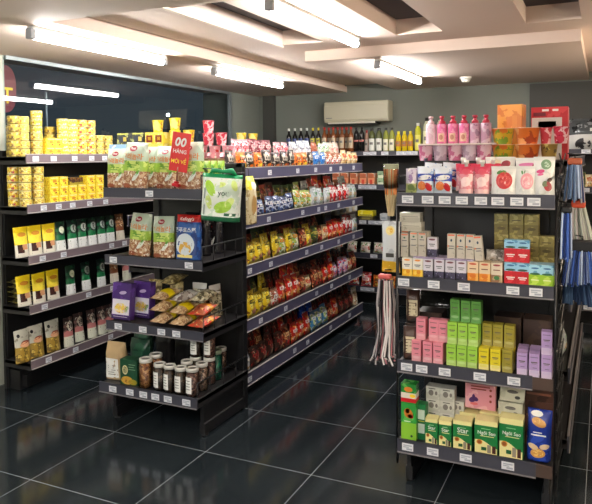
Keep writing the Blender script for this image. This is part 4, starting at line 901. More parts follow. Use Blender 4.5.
for lv in range(3): topput(cy, 'yellow noodle cup in the column behind the red sign, %s of three' % ('bottom', 'middle', 'top')[lv], 'cup', g, 175, Yb+.01, .1+lv*.0815)
for lv in range(2): topput(cy, 'yellow noodle cup right of the column behind the red sign, %s of two' % ('lower', 'upper')[lv], 'cup', g, 189, Yb+.02, .1+lv*.0815)
for k, px in enumerate((202, 215, 228)): topput(cp, 'pink noodle cup right of the sign, %s of three' % ('left', 'middle', 'right')[k], 'cup', g, px, 3.64, .0766)
for lv in range(2): topput(cr, 'red noodle cup right of the sign, %s of a pair on the pink ones' % ('lower', 'topmost')[lv], 'cup', g, 208.5, 3.64, .1586+lv*.0815)
topput(cr, 'red noodle cup right of the topmost pair on the rack', 'cup', g, 221.5, 3.64, .1586)
for k, px in enumerate((241, 253, 265, 241.5, 253)):
    p_ = yy(px, -2.46, 1.6); cy.put('yellow noodle cup in the group right of the pink heap, %s, on the aisle rack' % ORD[k+1], 'cup', g, (-2.46, p_, zt+.1006+(.0815 if k > 2 else 0)))
for k, y in enumerate((yy(242, -2.46, 1.6), yy(262, -2.46, 1.6))): nbase.put('buff case under the right-hand yellow cups, %s one' % ('near', 'far')[k], 'box', 'noodle boxes on top of the aisle rack', (-2.46, y, zt), R90)
# red lids on third shelf
for k, px in enumerate((335.5, 341.5, 347.5, 353)):
    y = yy(px, MX-.205, .93); pj.put('red-lidded cream jar at the far end of the aisle rack, %s from left' % ORD[k+1], 'jar', 'red-lidded jars at the aisle rack\'s far end', (MX-.205, y, MT[2]+.1595), R90)
under2 = plainbox('grey_case', .46, .158, .09, ((70, 60, 54), [((54, 46, 42), 14, .55, 'n')]), [])
under2.put('dark case under the red-lidded jars, aisle rack\'s third shelf', 'box', None, (MX-.205, yy(344, MX-.205, .93), MT[2]), R90)

# ================================================================== back wall rack
def bottle(nm, bodym, capc, prof, lab=None, h=.28, r=.034, name='bottle'):
    t = empty(name); MB().lathe([(a*r, c*h) for a, c in prof], 16).build('bottle_body', bodym, t)
    a_, c_ = prof[-1]; MB().lathe([(a_*r*1.15, c_*h-.012), (a_*r*1.2, c_*h-.01), (a_*r*1.2, h), (.001, h)], 12).build('cap', capc, t)
    if lab:
        rgb, z0_, z1_ = lab; b = MB(); vs = []; n = 10
        for zz in (h*z0_, h*z1_):
            for k in range(n+1):
                a = -math.pi/2-1.1+2.2*k/n; vs.append(((r+.0012)*math.cos(a), (r+.0012)*math.sin(a), zz))
        b.add(vs, [(k, k+1, n+2+k, n+1+k) for k in range(n)], 0, True); vs = []
        for zz in (h*(z0_*.5+z1_*.5), h*(z0_*.3+z1_*.7)):
            for k in range(7):
                a = -math.pi/2-.5+1.0*k/6; vs.append(((r+.002)*math.cos(a), (r+.002)*math.sin(a), zz))
        b.add(vs, [(k, k+1, 8+k, 7+k) for k in range(6)], 1)
        b.build('label', [mat('label_%d_%d_%d' % rgb, rgb, .4), mat('print_grey', 0)], t)
    return Proto(t)
wine = [(.9, 0), (1, .02), (1, .62), (.9, .70), (.42, .80), (.36, .94)]; oil = [(.9, 0), (1, .02), (1, .70), (.85, .80), (.45, .88), (.42, .94)]
dkg = mat('bottle_dark', (22, 20, 20), .12); capk = mat('cap_black', (22, 22, 24), .35); capr = mat('cap_red', (180, 40, 36), .35); capy = mat('cap_yellow', (236, 220, 60), .35); capw = mat('cap_white', (232, 232, 226), .35)
bA = bottle('a', dkg, capw, wine, ((60, 76, 130), .2, .6), r=.0275); bB = bottle('b', dkg, capy, wine, ((226, 216, 90), .35, .6), r=.0255); bC = bottle('c', mat('bottle_amber', (130, 74, 40), .12), capr, wine, ((200, 180, 150), .2, .6), r=.03)
bD = bottle('d', dkg, capk, oil, ((206, 120, 110), .45, .52), .27, .0265); bE = bottle('e', mat('bottle_olive', (86, 92, 50), .12), capk, oil, ((232, 232, 222), .1, .58), .26, .0335)
bF = bottle('f', mat('oil_green', (150, 156, 70), .1), capk, oil, ((236, 232, 206), .1, .55), .26, .029); bG = bottle('g', mat('oil_yellow', (222, 196, 36), .1), capy, oil, ((190, 120, 60), .3, .55), .22, .0285)
bH = bottle('h', mat('oil_lime', (206, 206, 60), .1), capw, oil, ((236, 230, 110), .1, .6), .30, .032); bI = bottle('i', mat('oil_pale', (206, 206, 176), .1), capk, oil, ((240, 236, 190), .08, .62), .35, .034)
bK = bottle('k', mat('bottle_pinkish', (206, 160, 140), .2), capr, oil, ((232, 214, 200), .1, .6), .24, .022)
zb_ = BT[0]; g = 'bottles on the top shelf of the back-wall rack'
def back(pro, desc, px, dp=.10, z=None, cat='bottle', grp=g): pro.put(desc, cat, grp, (xx(px, BF+dp, (z or zb_)+.1), BF+dp, z or zb_), random.uniform(-.1, .1))
for k, px in enumerate((289, 295, 301, 307)): back(bA, 'dark white-capped bottle on the back wall shelf, %s of four at its left' % ORD[k+1], px)
for k, px in enumerate((313, 318.5)): back(bB, 'dark bottle with a bright yellow cap on the back wall shelf, %s one' % ('left', 'right')[k], px)
for k in range(7): back(bC, 'amber red-capped bottle below the air conditioner, %s of seven from left' % ORD[k+1], 324.5+k*4.4, .06+.09*(k % 2))
for k, px in enumerate((356.5, 362)): back(bD, 'black sauce bottle on the back wall shelf, %s of the black pair' % ('left', 'right')[k], px)
back(bK, 'slim pinkish bottle between black sauce and white-labelled bottles', 366.8, .16)
for k, px in enumerate((372, 379)): back(bE, 'dark-capped white-labelled bottle, %s of the pair on the back wall shelf' % ('left', 'right')[k], px)
for k, px in enumerate((386, 392)): back(bF, 'pale green oil bottle, %s of the pair on the back wall shelf' % ('left', 'right')[k], px)
for k, px in enumerate((398.5, 404.5, 410.5)): back(bG, 'yellow oil bottle on the back wall shelf, %s of three' % ('left', 'middle', 'right')[k], px)
back(bH, 'tall lime-yellow oil bottle with a white cap on the back wall shelf', 418); back(bI, 'tallest pale bottle with a black cap beside the pink tubs', 426.5, .10)
t = empty('cone_bottle'); MB().lathe([(.06, 0), (.062, .16), (.056, .2)], 16).build('bottle_body', mat('bottle_milky', (220, 220, 205), .3), t); MB().lathe([(.058, .2), (.012, .33), (.001, .335)], 16).build('cap', mat('cone_cap', (212, 214, 190), .35), t)
back(Proto(t), 'pale cone-topped bottle behind the pink tubs', 439.5, .24)
ob = plainbox('orange_white', .074, .13, .09, ((222, 150, 110), [((240, 226, 210), 16, .55, 'n')]), [(-.45, .45, .62, .95, (176, 96, 60)), (-.2, .2, .15, .5, (206, 70, 50))])
gb2 = plainbox('green_grey', .078, .075, .09, ((150, 180, 140), [((90, 120, 90), 18, .57, 'n')]), [(-.4, .4, .1, .5, (220, 224, 200))]); wb = plainbox('white_small', .08, .08, .09, ((216, 220, 222), [((190, 196, 200), 12, .55, 'n')]), [(-.3, .3, .3, .6, (170, 180, 190))])
g = 'packs on the second shelf of the back-wall rack'
for k, px in enumerate((337, 346, 355, 364, 372.7)): back(ob, 'orange and white box on the back rack\'s second shelf, %s from left' % ORD[k+1], px, .1, BT[1], 'box', g)
for lv in range(2): back(gb2, 'pale green box on the back rack\'s second shelf, %s of two' % ('lower', 'upper')[lv], 382, .1, BT[1]+.0755*lv, 'box', g)
back(wb, 'small white box on the back rack\'s second shelf, right end', 391, .1, BT[1], 'box', g)
g = 'packs on the lower shelves of the back-wall rack'
tb_ = plainbox('yellow_tray', .17, .055, .1, ((236, 220, 40), [((250, 240, 120), 12, .55, 'n')]), [(-.4, .4, .1, .3, (150, 140, 60))])
back(plainbox('dim_pack', .15, .05, .1, ((110, 100, 60), [((70, 60, 40), 16, .55, 'n')]), [(-.3, .3, .3, .7, (150, 140, 80))]), 'dull flat pack under the bright yellow one, back rack\'s third shelf', 367, .1, BT[2], 'pack', g)
back(tb_, 'bright yellow flat pack on the back rack\'s third shelf', 367, .1, BT[2]+.0505, 'pack', g)
back(wb, 'small white box on the back rack\'s third shelf, right of the yellow pack', 385, .1, BT[2], 'box', g)
snack('tray_white', (230, 222, 206), [((196, 60, 50), 16, .6, 'n'), ((120, 160, 90), 16, .6, 'n')], .12, .12, .05, [(0, .5, .3, .2, (226, 180, 170), 0)])
snack('tray_red', (214, 60, 64), [(W_, 14, .54, 'n'), ((240, 190, 90), 18, .6, 'n')], .11, .15, .05, [(0, .5, .3, .2, W_, 0)])
for k, px in enumerate((338, 351.5, 365, 378.5, 391)):
    SN['tray_white'].put('white and red pack on the back rack\'s fourth shelf, %s from left' % ORD[k+1], 'pack', g, (xx(px, BF+.09, BT[3]+.05), BF+.09, BT[3]), random.uniform(-.06, .06), -.25)
for k, px in enumerate((329, 341.5, 354, 366, 378, 390)):
    SN['tray_red' if k in (2, 3) else 'cream' if k < 2 else 'orange'].put('%s pack on the back rack\'s bottom shelf, %s from left' % ('red and white' if k in (2, 3) else 'cream' if k < 2 else 'orange', ORD[k+1]), 'pack', g, (xx(px, BF+.09, BT[4]+.06), BF+.09, BT[4]), random.uniform(-.06, .06), -.2)

# ================================================================== milk display (front right)
z = RT[0]; g = 'pouches on the top shelf of the milk display'; Yf = RYF+.075
def md(pro, desc, cat, grp, px, Y, zz, rz=0, rx=0, ry=0): return pro.put(desc, cat, grp, (xx(px, Y, zz+.06), Y, zz+.0006), rz, rx, ry)
b_, P_ = bag(.05, .115, .035, 'pillow', [(.4, 1), (1, 0)], 101, .005)
lav = Proto(b_.build('sweet_pack', [prn('pack_lavender', (206, 198, 216), [((150, 120, 170), 30, .58, 'n'), (W_, 20, .56, 'n')], .3), prn('pack_sage', (170, 180, 120), [((110, 130, 80), 30, .56, 'n')], .3)]))
b_, P_ = bag(.082, .125, .045, 'pillow', [(.45, 2), (.72, 1), (1, 0)], 103, .006); b_.ell(P_, -.012, .035, .022, .02, 3); b_.ell(P_, .02, .03, .014, .02, 4, 12, .5); b_.ell(P_, 0, .072, .034, .012, 5, 14, .15); 
sw = Proto(b_.build('sweet_pack', [prn('pack_white_blue', (222, 228, 236), [((150, 180, 220), 22, .57, 'n')], .25), mat('pack_royal', (36, 70, 170), .3), prn('pack_ice', (206, 222, 236), [((120, 150, 90), 26, .6, 'n'), ((200, 80, 60), 26, .63, 'n')], .3), mat('print_peach_orange', (236, 140, 80), .35), mat('print_strawberry', (196, 40, 50), .35), white]))
md(lav, 'small lavender and green sweet pack at the left end of the top shelf, milk display', 'pack', g, 414, Yf+.09, z, 0, -.06); md(lav, 'lavender sweet pack second from left on the milk display\'s top shelf', 'pack', g, 411, Yf-.01, z, 0, -.06)
for k, (px, Y) in enumerate(((425, Yf), (443, Yf-.005))): md(sw, 'blue and white sweet pack on the milk display\'s top shelf, %s in front' % ('left', 'right')[k], 'pack', g, px, Y, z, random.uniform(-.1, .1), -.12)
for k, (px, Y) in enumerate(((430, Yf+.10), (449, Yf+.10))): md(sw, 'blue and white sweet pack on the milk display\'s top shelf, %s in the row behind' % ('left', 'right')[k], 'pack', g, px, Y, z+.012, random.uniform(-.2, .2), -.15, .1)
t = empty('drink_pouch'); b_, P_ = bag(.064, .125, .04, 'stand', [(.18, 1), (.72, 0), (1, 2)], 105, .004); b_.ell(P_, 0, .055, .022, .022, 3, 16); b_.ell(P_, 0, .10, .019, .014, 4, 14); lines(b_, P_, 0, .03, .04, 2, 4)
b_.build('pouch_body', [prn('pouch_pink', (222, 140, 150), [((240, 196, 196), 22, .57, 'n')], .3), mat('pouch_pink_low', (236, 190, 190), .3), prn('pouch_rose_top', (214, 60, 90), [((240, 150, 170), 24, .57, 'n')], .3), mat('print_pale_pink', (246, 214, 214), .35), mat('print_rose', (222, 90, 110), .35)], t)
MB().lathe([(.008, .122), (.008, .135), (.011, .135), (.011, .152), (.001, .153)], 12).build('spout_cap', mat('cap_white', 0), t); dpk = Proto(t)
for k, (px, Y) in enumerate(((466, Yf), (482, Yf-.003))): md(dpk, 'pink drink pouch with a white spout on the milk display\'s top shelf, %s in front' % ('left', 'right')[k], 'pouch', g, px, Y, z, 0, -.06)
for k, (px, Y) in enumerate(((463, Yf+.08), (478, Yf+.08), (493, Yf+.08))): md(dpk, 'pink drink pouch in the second row of the milk display\'s top shelf, %s from left' % ORD[k+1], 'pouch', g, px, Y, z+.01, .1, -.06)
def fruit(nm, w_, h_, cells, seed):
    b, P = bag(w_, h_, .04, 'stand', [(.9, 0), (1, 1)], seed, .003); mats = [prn('pouch_'+nm, (232, 232, 228), [((216, 218, 214), 14, .57, 'n')], .3), mat('pouch_seal_white', (222, 224, 220), .3)]
    for k, (a, c, ra, rb, rgb, rot) in enumerate(cells): b.ell(P, a*w_, c*h_, ra*w_, rb*h_, k+2, 18, rot); mats.append(mat('fruit_ink_%d_%d_%d' % rgb, rgb, .4))
    return Proto(b.build('fruit_pouch', mats))
ap = fruit('apple', .104, .125, [(.04, .50, .34, .30, (196, 44, 50), 0), (.04, .50, .27, .23, (216, 90, 84), 0), (-.04, .58, .06, .05, (240, 206, 200), 0), (.10, .42, .05, .05, (240, 206, 200), 0), (.12, .60, .05, .04, (236, 190, 186), 0), (-.16, .78, .12, .06, (70, 130, 60), .5), (.02, .80, .10, .05, (96, 150, 70), -.3)], 107)
pe = fruit('peach', .082, .125, [(.08, .48, .33, .28, (236, 160, 170), 0), (.08, .46, .25, .2, (246, 196, 200), 0), (-.04, .56, .06, .05, (250, 226, 226), 0), (.18, .40, .06, .05, (250, 226, 226), 0), (-.16, .78, .05, .07, (90, 140, 90), .2), (-.04, .80, .03, .06, (90, 140, 90), -.2), (-.1, .2, .05, .07, W_, .5)], 109)
fl = fruit('flower', .086, .165, [(.1, .80, .24, .13, (120, 156, 120), .4), (.14, .80, .14, .08, (190, 210, 190), .4), (-.16, .62, .2, .05, (214, 70, 130), .15), (-.16, .54, .16, .03, (222, 100, 150), .15), (.2, .24, .18, .13, (160, 44, 50), .3), (.08, .30, .14, .08, (110, 130, 90), -.5), (.28, .40, .12, .05, (90, 60, 50), .7), (-.05, .08, .2, .06, (214, 216, 206), .2)], 111)
md(ap, 'white pouch with a red apple on the milk display\'s top shelf', 'pouch', g, 503.5, Yf-.01, z, 0, -.05); md(pe, 'white pouch with a pink peach right of the apple pouch', 'pouch', g, 525.5, Yf-.01, z, .02, -.05)
md(fl, 'tall white pouch with leaf and cherries at the right end of the milk display\'s top', 'pouch', g, 544, Yf-.005, z, -.04, -.04)
rf = fruit('rear', .13, .165, [(-.1, .72, .22, .10, (206, 60, 80), 0), (.2, .8, .16, .10, (150, 60, 70), .3), (-.15, .86, .2, .07, (226, 220, 190), 0)], 113); rg = fruit('rear_pink', .12, .16, [(0, .80, .4, .06, (226, 130, 180), 0), (.2, .76, .1, .1, (160, 50, 50), 0)], 115)
md(rf, 'white and red pouch behind the apple pouch on the milk display', 'pouch', g, 500, Yf+.15, z, 0, -.03); md(rg, 'white and pink pouch behind the peach pouch on the milk display', 'pouch', g, 529.5, Yf+.14, z, 0, -.03)
# second shelf: drink cartons in two tiers
def milk(nm, w_, h_, d_, top, low, cells, split=.5, name='drink_carton'):
    b, P = carton(w_, h_, d_, [(split, 1), (1, 0)], .0015); mats = [prn('milk_top_'+nm, top[0], top[1], .35, 0), prn('milk_low_'+nm, low[0], low[1], .35, 0)]
    for k, (a, c, ra, rb, rgb) in enumerate(cells):
        b.ell(P, a*w_, c*h_, ra*w_, rb*h_, k+2, 12) if rb > .03 else bar(b, P, (a-ra)*w_, (a+ra)*w_, (c-rb)*h_, (c+rb)*h_, k+2); mats.append(mat('milk_ink_%d_%d_%d' % rgb, rgb, .4))
    t = b.build(name, mats); return Proto(t)
w0 = (232, 228, 216); gtx = (110, 110, 116)
mY = milk('y', .047, .088, .038, (w0, []), ((240, 184, 40), [((250, 214, 90), 40, .55, 'n')]), [(0, .9, .3, .05, (236, 150, 60)), (0, .66, .3, .025, gtx), (0, .58, .2, .02, gtx), (.1, .3, .2, .1, (226, 150, 30))], .42)
mP = milk('p', .044, .088, .038, ((216, 212, 222), []), ((70, 66, 90), [((40, 38, 56), 60, .52, 'n'), ((150, 150, 180), 60, .62, 'n')]), [(0, .9, .34, .05, (120, 70, 80)), (0, .66, .3, .025, gtx), (0, .57, .2, .02, gtx)], .40)
mO = milk('o', .047, .088, .038, ((230, 206, 170), []), ((228, 140, 40), [((240, 180, 90), 40, .55, 'n')]), [(0, .9, .34, .05, (200, 90, 60)), (0, .66, .3, .025, (120, 60, 40)), (0, .3, .3, .1, (220, 120, 40))], .44)
mB = milk('b', .047, .088, .038, ((226, 212, 190), []), ((150, 110, 80), [((200, 170, 130), 40, .55, 'n')]), [(0, .9, .34, .05, (150, 60, 60)), (0, .66, .3, .025, (120, 60, 40)), (0, .28, .26, .1, (60, 120, 70))], .42)
mR = milk('r', .052, .095, .04, ((150, 200, 226), [((90, 150, 190), 40, .6, 'n')]), ((190, 34, 44), [((216, 60, 66), 30, .58, 'n')]), [(0, .88, .3, .04, (60, 110, 160)), (0, .68, .4, .05, (50, 90, 80)), (0, .34, .34, .026, W_), (0, .26, .24, .02, W_)], .62)
mG = milk('g', .052, .092, .04, ((160, 210, 230), [((100, 160, 190), 40, .6, 'n')]), ((150, 196, 50), [((190, 220, 90), 30, .55, 'n')]), [(0, .84, .3, .04, (60, 110, 160)), (0, .58, .4, .05, (50, 100, 70)), (0, .3, .3, .02, (236, 240, 200))], .55)
slim = milk('slim', .036, .108, .036, ((196, 190, 176), []), ((186, 180, 166), [((150, 144, 132), 50, .62, 'n')]), [(0, .95, .4, .028, (226, 130, 90)), (0, .7, .3, .02, gtx), (-.0, .45, .3, .02, gtx), (0, .82, .14, .04, (60, 110, 90))], .5, 'slim_carton')
slimo = milk('slimo', .036, .108, .036, ((206, 200, 186), []), ((196, 190, 176), [((170, 164, 152), 50, .62, 'n')]), [(-.36, .5, .10, .028, (226, 120, 60)), (0, .95, .4, .028, (226, 110, 70)), (0, .74, .12, .06, (50, 70, 90)), (0, .5, .3, .02, gtx), (0, .4, .3, .02, gtx)], .5, 'slim_carton')
z = RT[1]; g = 'drink cartons on the milk display\'s second shelf'; Y1 = RYF+.04
lowtier = [(408, mY, 'yellow'), (418.6, mY, 'yellow'), (429, mP, 'purple-grey'), (440, mP, 'purple-grey'), (451, mP, 'purple-grey'), (462, mP, 'purple-grey'), (473.5, mO, 'orange'), (485.5, mO, 'orange'), (497.5, mB, 'brown and white'), (511, mR, 'red and blue'), (523, mR, 'red and blue'), (535.5, mG, 'green and blue'), (547.5, mG, 'green and blue')]
for k, (px, pro, d) in enumerate(lowtier):
    md(pro, '%s drink carton, lower tier, %s from left, milk display\'s second shelf' % (d, ORD[k+1]), 'carton', g, px, Y1, z, random.uniform(-.05, .05))
    md(pro, '%s drink carton right behind the lower tier\'s %s one, milk display\'s second shelf' % (d, ORD[k+1]), 'carton', g, px+(2.5 if k < 6 else .5), Y1+.045, z, random.uniform(-.03, .03))
g = 'tier boards in the milk display'
shelfc = plainbox('tier_lilac', .27, .006, .10, ((176, 160, 196), [((200, 190, 214), 14, .55, 'n')]), [(-.4, .4, .2, .8, (150, 136, 176))], 'tier_card')
z2 = z+.0892
md(shelfc, 'lilac card lying on the left-hand drink cartons under the slim ones', 'card', None, 445, Y1+.032, z2, 0)
g = 'slim cartons on the milk display\'s second shelf'; z2 += .0068
ups = [(405.5, slim, 'grey-beige'), (414.5, slim, 'grey-beige'), (423, slim, 'grey-beige'), (433, mP, 'purple-grey'), (452, slimo, 'orange-edged'), (461.5, slimo, 'orange-edged'), (470.5, slimo, 'orange-edged'), (480, slimo, 'tilted orange-edged')]
for k, (px, pro, d) in enumerate(ups):
    zz = z2 if 408 < px < 476 else z+.0892
    md(pro, '%s slim carton, upper tier, %s from left, milk display\'s second shelf' % (d, ORD[k+1]), 'carton', g, px, Y1+.02, zz, random.uniform(-.04, .04), 0, -.10 if k == 7 else 0)
for k, px in enumerate((511, 523.5)): md(mR, 'red and blue drink carton standing in the upper tier, %s of two' % ('left', 'right')[k], 'carton', 'drink cartons on the milk display\'s second shelf', px, Y1+.012, z+.096)
flatc = milk('flat', .095, .042, .06, ((206, 202, 186), []), ((186, 182, 166), [((160, 156, 140), 40, .6, 'n')]), [(0, .6, .4, .028, (130, 128, 116))], .5, 'flat_carton')
for k in range(2): md(flatc, 'flat grey-white carton on the slim cartons at upper left, %s of two' % ('lower', 'upper')[k], 'carton', 'flat cartons in the milk display', 413+k*-1.5, Y1+.055, z2+.1095+k*.043)
for k, px in enumerate((403, 413, 423)): md(slim, 'grey-beige slim carton behind, %s from left, carrying the flat cartons' % ORD[k+1], 'carton', 'slim cartons on the milk display\'s second shelf', px+3, Y1+.075, z2)
for k, px in enumerate((405, 420)): md(shelfc if False else flatc, 'flat grey carton lying under the rear slim cartons, %s one' % ('left', 'right')[k], 'carton', 'flat cartons in the milk display', px+9+k*8, Y1+.13, z+.0)
oldc = milk('old', .062, .095, .05, ((140, 130, 70), [((176, 164, 100), 30, .56, 'n')]), ((120, 108, 56), [((160, 150, 80), 30, .56, 'n')]), [(0, .7, .3, .02, (70, 64, 40)), (0, .3, .3, .08, (90, 80, 40))], .5)
for lv in range(3):
    for k, px in enumerate((502, 517, 532, 547)):
        if lv == 2 and k == 3: continue
        md(oldc, 'dull olive carton in the rear block, %s layer, %s from left, second milk shelf' % (('bottom', 'middle', 'upper')[lv], ORD[k+1]), 'carton', 'olive cartons at the back of the milk display', px, Y1+.20+.0*k, z+lv*.0955)
crk = MB(); crk.lathe([(.0, 0), (.001, 0)], 4) if False else None
b_, P_ = bag(.08, .05, .04, 'pillow', [(1, 0)], 117, .008); wrp = Proto(b_.build('plastic_wrap', prn('wrap_grey', (176, 172, 162), [((214, 212, 206), 40, .54, 'n'), ((120, 116, 108), 40, .58, 'n')], .2)))
md(wrp, 'crumpled clear plastic wrap lying on the brown-white carton', 'wrap', None, 495, Y1+.04, z+.0895, 0, -.4)
# third shelf: tea cartons
def tea(nm, top, side, h_=.098, w_=.0425):
    return milk(nm, w_, h_, .045, (top, []), (side, []), [(0, .86, .36, .02, tuple(int(v*.72) for v in top)), (0, .64, .3, .022, (90, 84, 80)), (0, .58, .22, .012, (120, 110, 106)), (0, .22, .4, .06, tuple(min(255, int(v*.6+95)) for v in top)), (.05, .40, .2, .014, tuple(int(v*.6) for v in top))], .30, 'tea_carton')
tP = tea('pink', (226, 140, 156), (222, 160, 168)); tG = tea('green', (156, 206, 76), (176, 206, 120)); tY = tea('yellow', (222, 206, 40), (232, 222, 150)); tL = tea('lilac', (176, 150, 200), (206, 190, 216)); tDG = tea('deep_green', (84, 140, 60), (96, 150, 80)); tOY = tea('olive', (150, 140, 50), (160, 150, 80))
z = RT[2]; Y1 = RYF+.04; hh_ = .0985
def teas(pro, colr, lv, pxs, dY=0, dz=0, group=None):
    for k, px in enumerate(pxs):
        md(pro, '%s tea carton, %s, %s from left, milk display\'s third shelf' % (colr, lv, ORD[k+1]), 'carton', '%s tea cartons on the milk display\'s third shelf' % colr, px, Y1+dY, z+dz, random.uniform(-.03, .03))
teas(tP, 'pink', 'lower front row', (417.5, 428.5, 439)); teas(tP, 'pink', 'lower rear row', (420, 431, 441.5), .05); teas(tP, 'pink', 'upper row', (422, 434.5, 444), .025, hh_)
teas(tG, 'light green', 'bottom front row', (452, 462.5, 473)); teas(tG, 'light green', 'bottom rear row', (455, 465, 475.5), .05); teas(tG, 'light green', 'middle row', (453, 463.5, 474), .012, hh_); teas(tDG, 'deeper green', 'top row', (456, 466.5, 477), .025, hh_*2+.001)
teas(tG, 'light green', 'middle rear row', (456, 466.5, 477), .062, hh_)
teas(tY, 'yellow', 'lower front row', (484.5, 496)); teas(tOY, 'film-wrapped olive', 'lower front row', (508,), .01); teas(tY, 'yellow', 'lower rear row', (487, 498.5, 510), .06); teas(tOY, 'olive yellow', 'upper row', (488, 498.5, 510), .05, hh_)
teas(tL, 'lilac', 'lower front row', (522.5, 534.5, 547)); teas(tL, 'lilac', 'lower second row', (523, 535, 547.5), .05); teas(tL, 'lilac', 'lower third row', (523.5, 535.5, 547.5), .10); teas(tL, 'lilac', 'upper place at the right end', (547,), .01, hh_)
b_, P_ = bag(.30, .12, .04, 'pillow', [(1, 0)], 119, .012); blk = Proto(b_.build('plastic_wrap', prn('wrap_black', (30, 30, 28), [((80, 80, 74), 20, .62, 'n')], .15)))
blkbase = plainbox('dark_brown_case', .12, .19, .12, ((54, 40, 34), [((70, 54, 44), 14, .55, 'n')]), [])
md(blkbase, 'dark case under the black film, back left of the milk display\'s third shelf', 'box', 'dark cases in the milk display', 432, Y1+.22, z); md(blk, 'crumpled black plastic film above the pink tea cartons', 'wrap', None, 436, Y1+.17, z+.212, 0, R(-62))
for k, px in enumerate((509, 538)): md(blkbase, 'dark case at the back behind the lilac tea cartons, %s one' % ('left', 'right')[k], 'box', 'dark cases in the milk display', px, Y1+.27, z)
b_, P_ = bag(.062, .15, .04, 'gusset', [(.86, 1), (1, 0)], 121, .004); b_.rec(P_, -.028, .024, .03, .105, 2); lines(b_, P_, -.002, .092, .034, 5, 3, .014, .003)
ck = Proto(b_.build('coffee_pack', [mat('film_dark_brown', (58, 36, 30), .3), prn('film_brown_mix', (74, 50, 40), [((40, 28, 24), 24, .55, 'n')], .3), mat('print_cream_label', (214, 204, 170), .4), mat('print_dark_brown', 0)]))
md(ck, 'brown pack with a cream label at lower left of the third milk shelf', 'pack', 'brown cream-labelled packs', 410, Y1+.015, z, .1, -.05)
md(flatc if False else plainbox('brown_stand', .07, .155, .06, ((44, 32, 28), [((60, 46, 40), 20, .55, 'n')]), []), 'dark brown box behind the lower cream-labelled pack', 'box', None, 414, Y1+.085, z)
md(ck, 'brown pack with a cream label at upper left of the third milk shelf', 'pack', 'brown cream-labelled packs', 413, Y1+.085, z+.157, .1, -.03)
# bottom shelf: milk cartons and packs
z = RT[3]; Y1 = RYF+.05; g = 'milk cartons on the bottom shelf of the milk display'
def mcart(nm, text, w_, h_, d_, ts):
    b, P = carton(w_, h_, d_, [(.86, 0), (1, 1)], .002)
    P2 = lambda a, c: (a, -d_/2-.0016, c); P3 = lambda a, c: (a, -d_/2-.0022, c)
    n = 10                                                         # cream wave over the green
    vs = [P(-w_/2+.002+(w_-.004)*i/n, .004) for i in range(n+1)]+[P(-w_/2+.002+(w_-.004)*i/n, h_*(.42-.16*i/n+.05*math.sin(i/n*5))) for i in range(n+1)]
    b.add(vs, [(i, i+1, n+2+i, n+1+i) for i in range(n)], 1)
    b.ell(P2, -w_*.28, h_*.36, w_*.13, h_*.075, 2, 16); b.ell(P3, -w_*.28, h_*.36, w_*.09, h_*.05, 3, 14)
    b.txt(P2, text, w_*.03, h_*.60, ts, 4, sx=.95); lines(b, P2, w_*.05, h_*.56, w_*.6, 1, 1, .01, .003); lines(b, P2, 0, h_*.78, w_*.4, 1, 5, .01, .003)
    b.rec(P2, -w_*.2, w_*.02, h_*.12, h_*.22, 6); b.rec(P2, w_*.06, w_*.22, h_*.06, h_*.30, 7); b.rec(P3, w_*.27, w_*.42, h_*.06, h_*.28, 8)
    return Proto(b.build('milk_carton', [mat('carton_green', (22, 118, 58), .35), mat('carton_cream', (238, 228, 160), .4), goldp, mat('print_brown', 0), white, mat('print_pale_green', (150, 206, 150), .4), mat('print_deep_green', (20, 84, 44), .4), mat('print_glass_grey', (150, 140, 120), .3), mat('print_cola', (70, 34, 26), .3)]))
mS = mcart('s', 'Star', .056, .118, .056, .022); mM = mcart('m', 'Star', .082, .132, .07, .032); mL = mcart('l', 'Ngôi Sao', .098, .148, .075, .022); mXL = mcart('x', 'Ngôi Sao', .098, .175, .075, .022)
md(mS, 'small green milk carton, left of the two small ones on the bottom shelf', 'milk carton', g, 432.5, Y1-.01, z, .05); md(mS, 'small green milk carton, right of the two small ones on the bottom shelf', 'milk carton', g, 446, Y1-.01, z, .05)
md(mM, 'green and cream milk carton with big white lettering, third from left, bottom shelf', 'milk carton', g, 463.5, Y1-.003, z, .03); md(mL, 'green and cream milk carton right of the pink box\'s front, bottom shelf', 'milk carton', g, 487, Y1, z, .03); md(mXL, 'tallest green and cream milk carton, rightmost on the bottom shelf', 'milk carton', g, 512, Y1, z, .0)
md(mM, 'green milk carton in the second row under the pink box', 'milk carton', g, 470, Y1+.10, z); md(mL, 'green milk carton in the second row behind the middle ones', 'milk carton', g, 492, Y1+.10, z)
b_, P_ = carton(.070, .175, .055, [(.46, 1), (1, 0)]); b_.ell(P_, .0, .125, .02, .024, 2, 14, .5); b_.ell(P_, .01, .112, .014, .010, 3, 12); b_.ell(P_, -.004, .137, .010, .012, 4, 12); bar(b_, P_, -.02, .01, .085, .089, 5); b_.ell(P_, .015, .02, .006, .006, 6, 10)
lg = Proto(b_.build('food_carton', [prn('carton_leaf_green', (44, 150, 62), [((90, 180, 80), 14, .55, 'n')], .35, 0), mat('carton_lime', (134, 194, 56), .35), mat('print_mango', (206, 120, 40), .4), red_, yel, white, mat('print_dark_green', 0)]))
md(lg, 'green box with an orange fruit at the left end of the milk display\'s bottom shelf', 'box', None, 410, Y1-.005, z, .0)
b_, P_ = carton(.070, .085, .06, [(.22, 1), (.52, 2), (1, 0)]); b_.ell(P_, 0, .06, .02, .012, 3, 12); b_.ell(P_, .02, .032, .014, .008, 4, 12)
gw = Proto(b_.build('food_carton', [prn('carton_green_film', (40, 130, 54), [((90, 170, 80), 24, .55, 'n')], .2), red_, mat('print_off_white', (226, 218, 206), .35), mat('print_mango', 0), yel]))
md(gw, 'green, white and red pack lying on the fruit box, bottom left of the milk display', 'pack', None, 410, Y1-.003, z+.1765, .0)
